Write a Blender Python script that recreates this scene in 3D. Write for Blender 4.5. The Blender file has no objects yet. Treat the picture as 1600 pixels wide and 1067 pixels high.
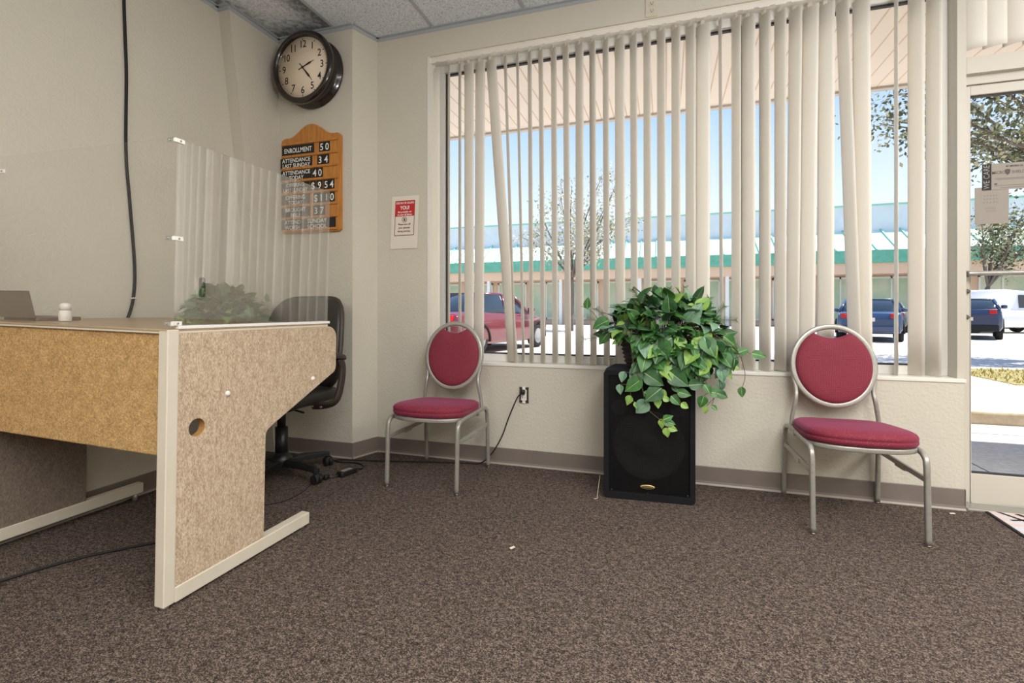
import bpy, bmesh, math, random
from mathutils import Vector, Matrix, Euler
from mathutils.geometry import tessellate_polygon
random.seed(7)
PI = math.pi
sc = bpy.context.scene
col = sc.collection

# ------------------------------------------------------------------ camera
FPX, U0, V0, EYE = 759.0, 800.0, 485.0, 1.0
YAW = math.atan(0.3162)
SA, CA = math.sin(YAW), math.cos(YAW)
cam = bpy.data.cameras.new('camera')
cam.sensor_fit = 'HORIZONTAL'; cam.sensor_width = 36.0
cam.lens = FPX / 1600 * 36.0
cam.shift_x = 0.0; cam.shift_y = (V0 - 533.5) / 1600
cam.clip_start = 0.05; cam.clip_end = 300
co = bpy.data.objects.new('camera', cam); col.objects.link(co)
co.location = (0, 0, EYE); co.rotation_euler = (PI / 2, 0, YAW)
sc.camera = co

def ray(u, v):
    k = (u - U0) / FPX
    return (-SA + CA * k, CA + SA * k, (V0 - v) / FPX)
def at(u, v, y):                       # point of the place seen at a pixel, on the plane Y = y
    d = ray(u, v); t = y / d[1]
    return Vector((d[0] * t, y, EYE + d[2] * t))

# ------------------------------------------------------------------ materials
def new_mat(name):
    m = bpy.data.materials.new(name); m.use_nodes = True
    nt = m.node_tree
    return m, nt, nt.nodes['Principled BSDF']
def srgb(r, g, b):
    f = lambda c: (c / 255 / 12.92) if c / 255 <= 0.04045 else ((c / 255 + 0.055) / 1.055) ** 2.4
    return (f(r), f(g), f(b), 1)
def mat(name, rgb, rough=0.6, metal=0.0, spec=0.5, noise=None, bump=None, sheen=0.0, sheen_tint=None, stretch=None, coat=0.0):
    """noise = (scale, rgb2, lo, hi); bump = (scale, strength, distance)"""
    m, nt, b = new_mat(name)
    b.inputs['Base Color'].default_value = srgb(*rgb)
    b.inputs['Roughness'].default_value = rough
    b.inputs['Metallic'].default_value = metal
    b.inputs['Specular IOR Level'].default_value = spec
    b.inputs['Coat Weight'].default_value = coat
    if sheen:
        b.inputs['Sheen Weight'].default_value = sheen
        b.inputs['Sheen Roughness'].default_value = 0.4
        if sheen_tint: b.inputs['Sheen Tint'].default_value = srgb(*sheen_tint)
    L = nt.links.new
    tc = nt.nodes.new('ShaderNodeTexCoord'); vec = tc.outputs['Object']
    if stretch:
        mp = nt.nodes.new('ShaderNodeMapping'); mp.inputs['Scale'].default_value = stretch
        L(vec, mp.inputs['Vector']); vec = mp.outputs['Vector']
    if noise:
        n = nt.nodes.new('ShaderNodeTexNoise'); n.inputs['Scale'].default_value = noise[0]; n.inputs['Detail'].default_value = 4
        r = nt.nodes.new('ShaderNodeValToRGB')
        r.color_ramp.elements[0].position = noise[2]; r.color_ramp.elements[1].position = noise[3]
        r.color_ramp.elements[0].color = srgb(*rgb); r.color_ramp.elements[1].color = srgb(*noise[1])
        L(vec, n.inputs['Vector']); L(n.outputs['Fac'], r.inputs['Fac']); L(r.outputs['Color'], b.inputs['Base Color'])
    if bump:
        n2 = nt.nodes.new('ShaderNodeTexNoise'); n2.inputs['Scale'].default_value = bump[0]; n2.inputs['Detail'].default_value = 3
        bp = nt.nodes.new('ShaderNodeBump'); bp.inputs['Strength'].default_value = bump[1]; bp.inputs['Distance'].default_value = bump[2]
        L(vec, n2.inputs['Vector']); L(n2.outputs['Fac'], bp.inputs['Height']); L(bp.outputs['Normal'], b.inputs['Normal'])
    return m
def glass_mat(name, f0=0.04, tint=(1, 1, 1), rough=0.0):
    m = bpy.data.materials.new(name); m.use_nodes = True; nt = m.node_tree; nt.nodes.clear(); L = nt.links.new
    out = nt.nodes.new('ShaderNodeOutputMaterial'); mx = nt.nodes.new('ShaderNodeMixShader')
    tr = nt.nodes.new('ShaderNodeBsdfTransparent'); tr.inputs['Color'].default_value = (*tint, 1)
    gl = nt.nodes.new('ShaderNodeBsdfGlossy'); gl.inputs['Roughness'].default_value = rough
    lw = nt.nodes.new('ShaderNodeLayerWeight'); lw.inputs['Blend'].default_value = 0.5
    p = nt.nodes.new('ShaderNodeMath'); p.operation = 'POWER'; p.inputs[1].default_value = 5
    ma = nt.nodes.new('ShaderNodeMath'); ma.operation = 'MULTIPLY_ADD'; ma.inputs[1].default_value = 1 - f0; ma.inputs[2].default_value = f0
    L(lw.outputs['Facing'], p.inputs[0]); L(p.outputs[0], ma.inputs[0]); L(ma.outputs[0], mx.inputs['Fac'])
    L(tr.outputs[0], mx.inputs[1]); L(gl.outputs[0], mx.inputs[2]); L(mx.outputs[0], out.inputs['Surface'])
    return m

M = {}
M['wall'] = mat('painted_plaster', (204, 198, 184), 0.75, spec=0.25, noise=(1.3, (199, 193, 179), 0.35, 0.7), bump=(62, 0.55, 0.005))
M['trim_white'] = mat('white_trim', (226, 223, 214), 0.45, bump=(40, 0.05, 0.002))
M['alu'] = mat('cream_aluminium', (194, 188, 176), 0.4, metal=0.0, spec=0.5)
M['white_alu'] = mat('white_aluminium', (228, 226, 220), 0.35)
M['gasket'] = mat('dark_gasket', (46, 44, 42), 0.6)
M['vinyl'] = mat('vinyl_cove_base', (124, 113, 106), 0.45, noise=(6, (116, 106, 99), 0.3, 0.7))
M['vinyl_lip'] = mat('vinyl_cove_lip', (158, 148, 140), 0.4)
M['grid'] = mat('ceiling_grid_metal', (170, 174, 178), 0.45)
M['slat'] = mat('vinyl_slat', (229, 223, 212), 0.5, spec=0.35, noise=(3, (223, 217, 205), 0.3, 0.7), bump=(160, 0.08, 0.001), stretch=(1, 1, 0.3))
M['glass'] = glass_mat('window_glass', 0.001)
M['acrylic'] = glass_mat('clear_acrylic', 0.012, (0.997, 0.997, 0.995))
M['acrylic_side'] = glass_mat('glossy_filmed_acrylic', 0.27, (0.985, 0.985, 0.98))
M['chrome'] = mat('chrome', (200, 200, 200), 0.2, metal=1.0)
M['champagne'] = mat('champagne_metal', (172, 169, 161), 0.36, metal=0.5, noise=(60, (160, 157, 150), 0.3, 0.7))
M['foot_glide'] = mat('glide_metal', (120, 112, 100), 0.3, metal=0.8)
M['desk_trim'] = mat('cream_desk_metal', (214, 205, 188), 0.42, noise=(8, (208, 199, 182), 0.3, 0.7))
M['desk_top'] = mat('desk_laminate', (176, 152, 122), 0.35, noise=(9, (160, 136, 106), 0.3, 0.7), stretch=(0.4, 4, 4))
M['strip'] = mat('white_channel', (236, 234, 230), 0.3)
M['black'] = mat('black_plastic', (26, 26, 27), 0.4, bump=(300, 0.06, 0.001))
M['black_gloss'] = mat('black_gloss', (32, 23, 19), 0.2, coat=0.5)
M['rubber'] = mat('black_rubber', (18, 18, 18), 0.7)
M['leather'] = mat('black_leather', (46, 42, 39), 0.42, bump=(140, 0.25, 0.002))
M['arm_brown'] = mat('brown_black_urethane', (62, 52, 47), 0.5)
M['paper'] = mat('paper', (222, 214, 200), 0.8)
M['paper_grey'] = mat('sign_paper', (146, 138, 129), 0.8)
M['ink'] = mat('black_ink', (24, 24, 26), 0.7)
M['ink_soft'] = mat('grey_ink', (84, 80, 76), 0.8)
M['ink_faint'] = mat('faint_ink', (134, 126, 118), 0.8)
M['red_ink'] = mat('red_ink', (190, 36, 40), 0.7)
M['dark_red_ink'] = mat('dark_red_ink', (112, 28, 30), 0.7)
M['white_ink'] = mat('white_ink', (240, 238, 232), 0.6)
M['face'] = mat('clock_face', (232, 214, 190), 0.6)
M['wicker'] = mat('dark_wicker', (52, 44, 42), 0.8, noise=(90, (30, 26, 26), 0.35, 0.65), bump=(120, 0.8, 0.006), stretch=(1, 1, 2))
M['speaker'] = mat('speaker_carpet', (20, 20, 22), 0.9, spec=0.2, noise=(400, (30, 30, 33), 0.35, 0.7), bump=(500, 0.4, 0.002))
M['cone'] = mat('speaker_cone', (52, 52, 54), 0.7)
M['cone_dark'] = mat('speaker_surround', (28, 28, 30), 0.6)
M['gold'] = mat('gold_badge', (196, 170, 110), 0.3, metal=0.7)
M['stem'] = mat('brown_stem', (92, 76, 48), 0.7)
M['white_plastic'] = mat('white_plastic', (232, 228, 220), 0.4)
M['ivory_plastic'] = mat('ivory_plastic', (205, 197, 178), 0.45)
M['grey_green'] = mat('grey_remote', (84, 86, 80), 0.45)
M['laptop'] = mat('laptop_shell', (128, 114, 102), 0.5, metal=0.2)
M['screen'] = mat('laptop_screen', (40, 38, 38), 0.25)
M['steel_box'] = mat('galvanised_box', (112, 106, 96), 0.4, metal=0.6)

def dotted(name, base, dot, scale, flat, rand=0.15, lo=0.16, hi=0.26, rough=0.75, sheen=0.35, tint=(190, 120, 170)):
    m, nt, b = new_mat(name); L = nt.links.new
    tc = nt.nodes.new('ShaderNodeTexCoord'); v = nt.nodes.new('ShaderNodeTexVoronoi'); v.inputs['Scale'].default_value = scale
    v.inputs['Randomness'].default_value = rand
    r = nt.nodes.new('ShaderNodeValToRGB'); r.color_ramp.elements[0].position = lo; r.color_ramp.elements[1].position = hi
    r.color_ramp.elements[0].color = srgb(*dot); r.color_ramp.elements[1].color = srgb(*base)
    mp = nt.nodes.new('ShaderNodeMapping'); mp.inputs['Scale'].default_value = flat; L(tc.outputs['Object'], mp.inputs[0])
    L(mp.outputs[0], v.inputs['Vector']); L(v.outputs['Distance'], r.inputs['Fac']); L(r.outputs['Color'], b.inputs['Base Color'])
    bp = nt.nodes.new('ShaderNodeBump'); bp.inputs['Strength'].default_value = 0.0; bp.inputs['Distance'].default_value = 0.002
    L(v.outputs['Distance'], bp.inputs['Height']); L(bp.outputs['Normal'], b.inputs['Normal'])
    b.inputs['Roughness'].default_value = rough; b.inputs['Sheen Weight'].default_value = sheen
    b.inputs['Sheen Tint'].default_value = srgb(*tint); b.inputs['Specular IOR Level'].default_value = 0.3
    return m
M['burgundy'] = dotted('burgundy_upholstery', (122, 38, 54), (146, 80, 86), 125, (1, 0, 1))
M['burgundy_seat'] = dotted('burgundy_seat_upholstery', (122, 38, 54), (146, 80, 86), 125, (1, 1, 1), 0.8)

def fabric(name, c1, c2, c3, scale=220, stretch=(1, 1, 0.35), bump=0.3):
    """heathered yarn: every little tuft takes its own tone"""
    m, nt, b = new_mat(name); L = nt.links.new
    tc = nt.nodes.new('ShaderNodeTexCoord'); mp = nt.nodes.new('ShaderNodeMapping'); mp.inputs['Scale'].default_value = stretch
    L(tc.outputs['Object'], mp.inputs['Vector'])
    v = nt.nodes.new('ShaderNodeTexVoronoi'); v.inputs['Scale'].default_value = scale; L(mp.outputs[0], v.inputs['Vector'])
    sp = nt.nodes.new('ShaderNodeSeparateColor'); L(v.outputs['Color'], sp.inputs[0])
    n = nt.nodes.new('ShaderNodeTexNoise'); n.inputs['Scale'].default_value = scale * .16; n.inputs['Detail'].default_value = 4; L(mp.outputs[0], n.inputs['Vector'])
    ad = nt.nodes.new('ShaderNodeMath'); ad.operation = 'MULTIPLY_ADD'; ad.inputs[1].default_value = .55; L(sp.outputs[0], ad.inputs[0])
    sc_ = nt.nodes.new('ShaderNodeMath'); sc_.operation = 'MULTIPLY_ADD'; sc_.inputs[1].default_value = .55; sc_.inputs[2].default_value = -.05; L(n.outputs['Fac'], sc_.inputs[0]); L(sc_.outputs[0], ad.inputs[2])
    r = nt.nodes.new('ShaderNodeValToRGB'); r.color_ramp.elements[0].position = 0.18; r.color_ramp.elements[1].position = 0.84
    r.color_ramp.elements[0].color = srgb(*c1); r.color_ramp.elements[1].color = srgb(*c2)
    e = r.color_ramp.elements.new(0.5); e.color = srgb(*c3)
    L(ad.outputs[0], r.inputs['Fac']); L(r.outputs['Color'], b.inputs['Base Color'])
    bp = nt.nodes.new('ShaderNodeBump'); bp.inputs['Strength'].default_value = bump; bp.inputs['Distance'].default_value = 0.002
    L(v.outputs['Distance'], bp.inputs['Height']); L(bp.outputs['Normal'], b.inputs['Normal'])
    b.inputs['Roughness'].default_value = 0.95; b.inputs['Specular IOR Level'].default_value = 0.15
    return m
M['panel_fabric'] = fabric('heathered_panel_fabric', (158, 136, 112), (216, 198, 174), (189, 168, 144), 380)
M['front_fabric'] = fabric('tan_front_fabric', (156, 124, 80), (210, 174, 122), (183, 148, 101), 330, (0.7, 0.7, 0.7))
M['left_fabric'] = fabric('shaded_panel_fabric', (110, 98, 88), (142, 129, 117), (126, 113, 102), 330)  # same panel fabric, its shade at the wall end put into the colour
M['particle'] = mat('particle_board', (198, 152, 92), 0.8, noise=(200, (170, 126, 74), 0.3, 0.7))
M['carpet'] = fabric('brown_carpet', (32, 26, 24), (142, 126, 115), (73, 63, 57), 300, (1, 1.3, 1), .25)
M['wood'] = mat('honey_oak', (196, 132, 58), 0.4, noise=(7, (170, 106, 40), 0.35, 0.7), stretch=(9, 9, 0.8), coat=0.2)

# ceiling tile: fissured white board, one tile with dirty edges
def ceiling_mat():
    m, nt, b = new_mat('acoustic_tile'); L = nt.links.new
    tc = nt.nodes.new('ShaderNodeTexCoord')
    n = nt.nodes.new('ShaderNodeTexNoise'); n.inputs['Scale'].default_value = 120; n.inputs['Detail'].default_value = 5
    r = nt.nodes.new('ShaderNodeValToRGB'); r.color_ramp.elements[0].position = 0.36; r.color_ramp.elements[1].position = 0.52
    r.color_ramp.elements[0].color = srgb(178, 183, 188); r.color_ramp.elements[1].color = srgb(222, 226, 231)
    L(tc.outputs['Object'], n.inputs['Vector']); L(n.outputs['Fac'], r.inputs['Fac'])
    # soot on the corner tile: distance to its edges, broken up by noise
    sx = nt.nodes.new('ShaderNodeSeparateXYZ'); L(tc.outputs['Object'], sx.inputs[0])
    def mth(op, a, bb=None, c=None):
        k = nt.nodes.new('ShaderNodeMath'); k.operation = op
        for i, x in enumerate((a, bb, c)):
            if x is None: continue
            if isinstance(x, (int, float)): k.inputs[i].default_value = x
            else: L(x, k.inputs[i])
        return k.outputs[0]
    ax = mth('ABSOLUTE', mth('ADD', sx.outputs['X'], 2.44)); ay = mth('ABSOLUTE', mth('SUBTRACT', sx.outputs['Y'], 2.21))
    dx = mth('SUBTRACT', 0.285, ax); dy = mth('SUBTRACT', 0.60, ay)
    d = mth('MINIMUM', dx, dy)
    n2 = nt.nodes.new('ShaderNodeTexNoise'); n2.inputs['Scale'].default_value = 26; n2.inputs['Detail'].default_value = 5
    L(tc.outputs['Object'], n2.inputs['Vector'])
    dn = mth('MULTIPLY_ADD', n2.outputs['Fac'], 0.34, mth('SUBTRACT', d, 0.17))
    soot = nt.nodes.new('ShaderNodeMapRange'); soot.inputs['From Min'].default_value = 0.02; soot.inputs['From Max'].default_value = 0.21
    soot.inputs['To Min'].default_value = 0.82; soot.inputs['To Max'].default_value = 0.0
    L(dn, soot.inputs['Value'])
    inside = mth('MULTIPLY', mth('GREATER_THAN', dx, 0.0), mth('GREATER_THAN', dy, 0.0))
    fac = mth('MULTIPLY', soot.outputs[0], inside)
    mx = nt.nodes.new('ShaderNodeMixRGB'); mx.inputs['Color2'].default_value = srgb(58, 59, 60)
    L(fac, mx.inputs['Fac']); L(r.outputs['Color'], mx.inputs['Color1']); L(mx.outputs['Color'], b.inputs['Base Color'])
    bp = nt.nodes.new('ShaderNodeBump'); bp.inputs['Strength'].default_value = 0.5; bp.inputs['Distance'].default_value = 0.004
    L(n.outputs['Fac'], bp.inputs['Height']); L(bp.outputs['Normal'], b.inputs['Normal'])
    b.inputs['Roughness'].default_value = 0.9
    return m
M['tile'] = ceiling_mat()

# outdoors
M['concrete'] = mat('sidewalk_concrete', (186, 182, 176), 0.85, noise=(30, (160, 157, 153), 0.3, 0.75), bump=(90, 0.2, 0.004))
M['lot'] = mat('pale_lot', (206, 198, 188), 0.9, noise=(1.2, (190, 182, 172), 0.3, 0.7))
M['curb'] = mat('curb_concrete', (208, 196, 176), 0.85, noise=(12, (178, 160, 132), 0.3, 0.75))
M['soil'] = mat('dry_soil', (170, 150, 104), 0.95, noise=(9, (120, 116, 62), 0.35, 0.65))
M['grass_a'] = mat('dry_grass', (192, 176, 92), 0.8)
M['grass_b'] = mat('green_grass', (128, 140, 62), 0.8)
M['seam_roof'] = mat('green_metal_roof', (208, 236, 224), 0.5)
M['seam_rib'] = mat('green_roof_rib', (150, 204, 182), 0.5)
M['teal'] = mat('teal_fascia', (112, 184, 160), 0.6, noise=(3, (92, 168, 142), 0.3, 0.7))
M['ext_beige'] = mat('beige_stucco', (222, 192, 166), 0.85)
M['ext_grey'] = mat('grey_block', (222, 227, 230), 0.85, noise=(1.5, (212, 218, 222), 0.3, 0.7))
M['ext_white'] = mat('white_storefront_metal', (226, 228, 224), 0.5)
M['ext_glass'] = mat('storefront_glass', (166, 196, 164), 0.25, spec=0.6, noise=(0.6, (200, 206, 180), 0.4, 0.6))
M['brown_bark'] = mat('tree_bark', (120, 108, 98), 0.9, bump=(30, 0.8, 0.02))
M['leaf_tree'] = mat('tree_leaf', (140, 144, 104), 0.7)
M['leaf_tree_b'] = mat('tree_leaf_pale', (186, 182, 150), 0.7)
M['leaf_tree_c'] = mat('tree_leaf_dark', (84, 90, 60), 0.7)
M['leaf_haze'] = mat('tree_leaf_glare', (206, 206, 194), 0.7)  # glare over the far tree put into a paler leaf colour
M['soffit_trim'] = mat('canopy_gutter', (206, 200, 192), 0.5)
M['stucco_out'] = mat('outer_stucco', (206, 196, 180), 0.85)
M['car_maroon'] = mat('maroon_paint', (112, 42, 50), 0.22, spec=0.6, coat=0.7)
M['car_blue'] = mat('blue_paint', (46, 70, 104), 0.25, spec=0.6, coat=0.7)
M['car_navy'] = mat('navy_paint', (38, 52, 84), 0.25, spec=0.6, coat=0.7)
M['car_white'] = mat('white_paint', (238, 238, 236), 0.25, coat=0.6)
M['car_grey'] = mat('grey_paint', (108, 112, 112), 0.25, coat=0.6)
M['car_glass'] = mat('car_glass', (40, 48, 54), 0.05, spec=0.9)
M['tail'] = mat('tail_light', (190, 30, 34), 0.2)
M['tyre'] = mat('tyre_rubber', (30, 30, 30), 0.85)
M['rim'] = mat('alloy_rim', (184, 184, 186), 0.3, metal=0.8)
M['leaf_d'] = mat('leaf_dark_green', (38, 80, 42), 0.42, spec=0.4, noise=(30, (58, 98, 56), 0.35, 0.65))
M['leaf_m'] = mat('leaf_green', (66, 120, 54), 0.42, spec=0.4, noise=(26, (56, 98, 52), 0.35, 0.65))
M['leaf_l'] = mat('leaf_light_green', (112, 154, 70), 0.42, spec=0.4, noise=(26, (142, 174, 84), 0.35, 0.65))
M['leaf_t'] = mat('leaf_blue_green', (86, 128, 104), 0.42, spec=0.4, noise=(26, (128, 158, 132), 0.35, 0.65))
M['vein'] = mat('leaf_vein', (150, 178, 120), 0.5)
M['needle'] = mat('fern_needle', (86, 110, 62), 0.6)

def soffit_mat():
    m, nt, b = new_mat('peach_plank_soffit'); L = nt.links.new
    tc = nt.nodes.new('ShaderNodeTexCoord'); sx = nt.nodes.new('ShaderNodeSeparateXYZ'); L(tc.outputs['Object'], sx.inputs[0])
    d = nt.nodes.new('ShaderNodeMath'); d.operation = 'DIVIDE'; d.inputs[1].default_value = 0.125; L(sx.outputs['X'], d.inputs[0])
    f = nt.nodes.new('ShaderNodeMath'); f.operation = 'FRACT'; L(d.outputs[0], f.inputs[0])
    r = nt.nodes.new('ShaderNodeValToRGB'); r.color_ramp.interpolation = 'LINEAR'
    r.color_ramp.elements[0].position = 0.05; r.color_ramp.elements[1].position = 0.11
    r.color_ramp.elements[0].color = srgb(226, 200, 176); r.color_ramp.elements[1].color = srgb(251, 240, 228)
    L(f.outputs[0], r.inputs['Fac']); L(r.outputs['Color'], b.inputs['Base Color'])
    bp = nt.nodes.new('ShaderNodeBump'); bp.inputs['Distance'].default_value = 0.01; L(r.outputs['Color'], bp.inputs['Height']); L(bp.outputs['Normal'], b.inputs['Normal'])
    b.inputs['Roughness'].default_value = 0.7
    return m
M['soffit'] = soffit_mat()
def mat_print():
    m, nt, b = new_mat('printed_mat'); L = nt.links.new
    tc = nt.nodes.new('ShaderNodeTexCoord')
    n = nt.nodes.new('ShaderNodeTexNoise'); n.inputs['Scale'].default_value = 4.5; n.inputs['Detail'].default_value = 5; n.inputs['Distortion'].default_value = 1.2
    r = nt.nodes.new('ShaderNodeValToRGB'); els = r.color_ramp.elements
    els[0].position = 0.3; els[0].color = srgb(196, 150, 130); els[1].position = 0.72; els[1].color = srgb(226, 218, 212)
    e = els.new(0.42); e.color = srgb(214, 190, 178); e = els.new(0.55); e.color = srgb(206, 204, 212)
    L(tc.outputs['Object'], n.inputs['Vector']); L(n.outputs['Fac'], r.inputs['Fac']); L(r.outputs['Color'], b.inputs['Base Color'])
    b.inputs['Roughness'].default_value = 0.8
    return m
M['mat_print'] = mat_print()

# ------------------------------------------------------------------ mesh helper
class MB:
    def __init__(s): s.v = []; s.f = []; s.m = []; s.s = []
    def add(s, vs, fs, mi=0, T=None, smooth=False):
        o = len(s.v)
        for p in vs:
            p = Vector(p); s.v.append(T @ p if T is not None else p)
        for q in fs: s.f.append([o + i for i in q]); s.m.append(mi); s.s.append(smooth)
        return s
    def box(s, lo, hi, mi=0, T=None):
        (a, b, c), (d, e, f) = lo, hi
        vs = [(a, b, c), (d, b, c), (d, e, c), (a, e, c), (a, b, f), (d, b, f), (d, e, f), (a, e, f)]
        return s.add(vs, [(0, 3, 2, 1), (4, 5, 6, 7), (0, 1, 5, 4), (1, 2, 6, 5), (2, 3, 7, 6), (3, 0, 4, 7)], mi, T)
    def loft(s, rings, mi=0, caps=True, T=None, smooth=True, closed=True, loop=False):
        n = len(rings[0]); vs = [p for r in rings for p in r]; fs = []
        R = len(rings)
        for i in range(R if loop else R - 1):
            for j in range(n if closed else n - 1):
                k = (j + 1) % n; i2 = (i + 1) % R
                fs.append((i * n + j, i * n + k, i2 * n + k, i2 * n + j))
        s.add(vs, fs, mi, T, smooth)
        if caps and not loop:
            s.add(rings[0], [tuple(range(n))[::-1]], mi, T, False); s.add(rings[-1], [tuple(range(n))], mi, T, False)
        return s
    def tube(s, path, r, n=10, mi=0, closed=False, prof=None, up=None, T=None, smooth=True):
        P = [Vector(p) for p in path]; N = len(P); rings = []
        prevn = None
        for i in range(N):
            a = P[(i - 1) % N] if (closed or i > 0) else P[i]; b = P[(i + 1) % N] if (closed or i < N - 1) else P[i]
            t = (b - a).normalized()
            if up is not None:
                u = Vector(up); nn = u - t * u.dot(t)
                nn = nn.normalized() if nn.length > 1e-5 else prevn
            elif prevn is None:
                u = Vector((0, 0, 1)) if abs(t.z) < 0.9 else Vector((1, 0, 0)); nn = (u - t * u.dot(t)).normalized()
            else:
                nn = (prevn - t * prevn.dot(t)).normalized()
            prevn = nn; bb = t.cross(nn)
            rr = r[i] if isinstance(r, (list, tuple)) else r
            if prof: ring = [P[i] + nn * x + bb * y for x, y in prof]
            else: ring = [P[i] + nn * (rr * math.cos(2 * PI * j / n)) + bb * (rr * math.sin(2 * PI * j / n)) for j in range(n)]
            rings.append(ring)
        return s.loft(rings, mi, not closed, T, smooth, True, closed)
    def lathe(s, prof, n=32, mi=0, T=None, smooth=True, caps=False):
        rings = [[(r * math.cos(2 * PI * j / n), r * math.sin(2 * PI * j / n), z) for j in range(n)] for r, z in prof]
        return s.loft(rings, mi, caps, T, smooth)
    def cyl(s, p0, p1, r, n=16, mi=0, T=None): return s.tube([p0, p1], r, n, mi, T=T)
    def prism(s, outer, d0, d1, to3, holes=(), mi=0, mi_side=None, mi_hole=None, T=None):
        """to3(a, b, d) maps a polygon point and a depth to space"""
        polys = [list(outer)] + [list(h) for h in holes]
        tri = tessellate_polygon([[Vector((a, b, 0)) for a, b in p] for p in polys])
        flat = [q for p in polys for q in p]; n = len(flat)
        vs = [to3(a, b, d0) for a, b in flat] + [to3(a, b, d1) for a, b in flat]
        fs = [tuple(t)[::-1] for t in tri] + [tuple(i + n for i in t) for t in tri]
        s.add(vs, fs, mi, T)
        o = 0
        for pi, p in enumerate(polys):
            k = len(p); sv = [to3(a, b, d0) for a, b in p] + [to3(a, b, d1) for a, b in p]
            m_ = (mi_hole if (pi and mi_hole is not None) else (mi_side if mi_side is not None else mi))
            s.add(sv, [(j, (j + 1) % k, k + (j + 1) % k, k + j) for j in range(k)], m_, T)
        return s
    def text(s, body, size, T, mi=0, bold=0.0, ext=0.0006, spacing=1.0, align='CENTER', line=0.8, xs=1.0):
        cu = bpy.data.curves.new('t', 'FONT'); cu.body = body; cu.size = size; cu.align_x = align; cu.align_y = 'CENTER'
        cu.offset = bold * size; cu.extrude = ext; cu.space_character = spacing; cu.space_line = line; cu.resolution_u = 3
        ob = bpy.data.objects.new('t', cu); col.objects.link(ob)
        dg = bpy.context.evaluated_depsgraph_get(); me = bpy.data.meshes.new_from_object(ob.evaluated_get(dg))
        s.add([(v.co.x * xs, v.co.y, v.co.z) for v in me.vertices], [tuple(p.vertices) for p in me.polygons], mi, T)
        bpy.data.objects.remove(ob); bpy.data.curves.remove(cu); bpy.data.meshes.remove(me)
        return s
    def pillow(s, c, h, e1=0.4, e2=0.4, nu=32, nv=16, mi=0, T=None, warp=None):
        sg = lambda x, e: math.copysign(abs(x) ** e, x)
        rings = []
        for i in range(nv + 1):
            ph = -PI / 2 + PI * i / nv; rg = []
            for j in range(nu):
                th = 2 * PI * j / nu
                p = [h[0] * sg(math.cos(ph), e1) * sg(math.cos(th), e2), h[1] * sg(math.cos(ph), e1) * sg(math.sin(th), e2), h[2] * sg(math.sin(ph), e1)]
                if warp: p = warp(*p)
                rg.append((c[0] + p[0], c[1] + p[1], c[2] + p[2]))
            rings.append(rg)
        return s.loft(rings, mi, False, T, True)
    def build(s, name, mats, parent=None, loc=None, rot=None, bevel=0, recalc=True, seg=2):
        if not isinstance(mats, (list, tuple)): mats = [mats]
        me = bpy.data.meshes.new(name); me.from_pydata([tuple(v) for v in s.v], [], s.f)
        for i, p in enumerate(me.polygons): p.material_index = s.m[i]; p.use_smooth = s.s[i]
        bm = bmesh.new(); bm.from_mesh(me)
        bmesh.ops.remove_doubles(bm, verts=bm.verts, dist=1e-6)
        if recalc: bmesh.ops.recalc_face_normals(bm, faces=bm.faces)
        bm.to_mesh(me); bm.free()
        for m in mats: me.materials.append(m if not isinstance(m, str) else M[m])
        o = bpy.data.objects.new(name, me); col.objects.link(o)
        if parent: o.parent = parent
        if loc: o.location = loc
        if rot: o.rotation_euler = rot
        if bevel:
            b = o.modifiers.new('edge', 'BEVEL'); b.width = bevel; b.segments = seg; b.limit_method = 'ANGLE'; b.angle_limit = math.radians(40)
            b.harden_normals = False
        return o

def tag(o, label, cat, group=None, kind=None):
    o['label'] = label; o['category'] = cat
    if group: o['group'] = group
    if kind: o['kind'] = kind
    return o
def thing(name, label, cat, loc=(0, 0, 0), rot=(0, 0, 0), group=None):
    o = bpy.data.objects.new(name, None); col.objects.link(o); o.location = loc; o.rotation_euler = rot
    o.empty_display_size = 0.1
    return tag(o, label, cat, group)
def struct(o, label=None):
    o['kind'] = 'structure'
    if label: o['label'] = label
    return o
def copy_tree(o, parent=None):
    c = o.copy(); col.objects.link(c)
    if parent: c.parent = parent
    for ch in o.children: copy_tree(ch, c)
    return c
def circle(cx, cy, r, n=32, ry=None):
    ry = ry or r
    return [(cx + r * math.cos(2 * PI * i / n), cy + ry * math.sin(2 * PI * i / n)) for i in range(n)]
def spline(pts, n=8):
    P = [Vector(p) for p in pts]; out = []
    for i in range(len(P) - 1):
        p0 = P[max(i - 1, 0)]; p1 = P[i]; p2 = P[i + 1]; p3 = P[min(i + 2, len(P) - 1)]
        for k in range(n):
            t = k / n
            out.append(0.5 * ((2 * p1) + (p2 - p0) * t + (2 * p0 - 5 * p1 + 4 * p2 - p3) * t * t + (3 * p1 - p0 - 3 * p2 + p3) * t ** 3))
    out.append(P[-1]); return out
def rrect(cx, cy, w, h, r, n=5):
    pts = []
    for sx, sy, a0 in ((1, 1, 0), (-1, 1, 90), (-1, -1, 180), (1, -1, 270)):
        for k in range(n + 1):
            a = math.radians(a0 + 90 * k / n)
            pts.append((cx + sx * (w / 2 - r) + r * math.cos(a), cy + sy * (h / 2 - r) + r * math.sin(a)))
    return pts
FRONT = Matrix.Rotation(PI / 2, 4, 'X')          # text lying in XY -> standing, facing -Y
def front_at(x, y, z, turn=0): return Matrix.Translation((x, y, z)) @ FRONT @ Matrix.Rotation(turn, 4, 'Z')

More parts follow.
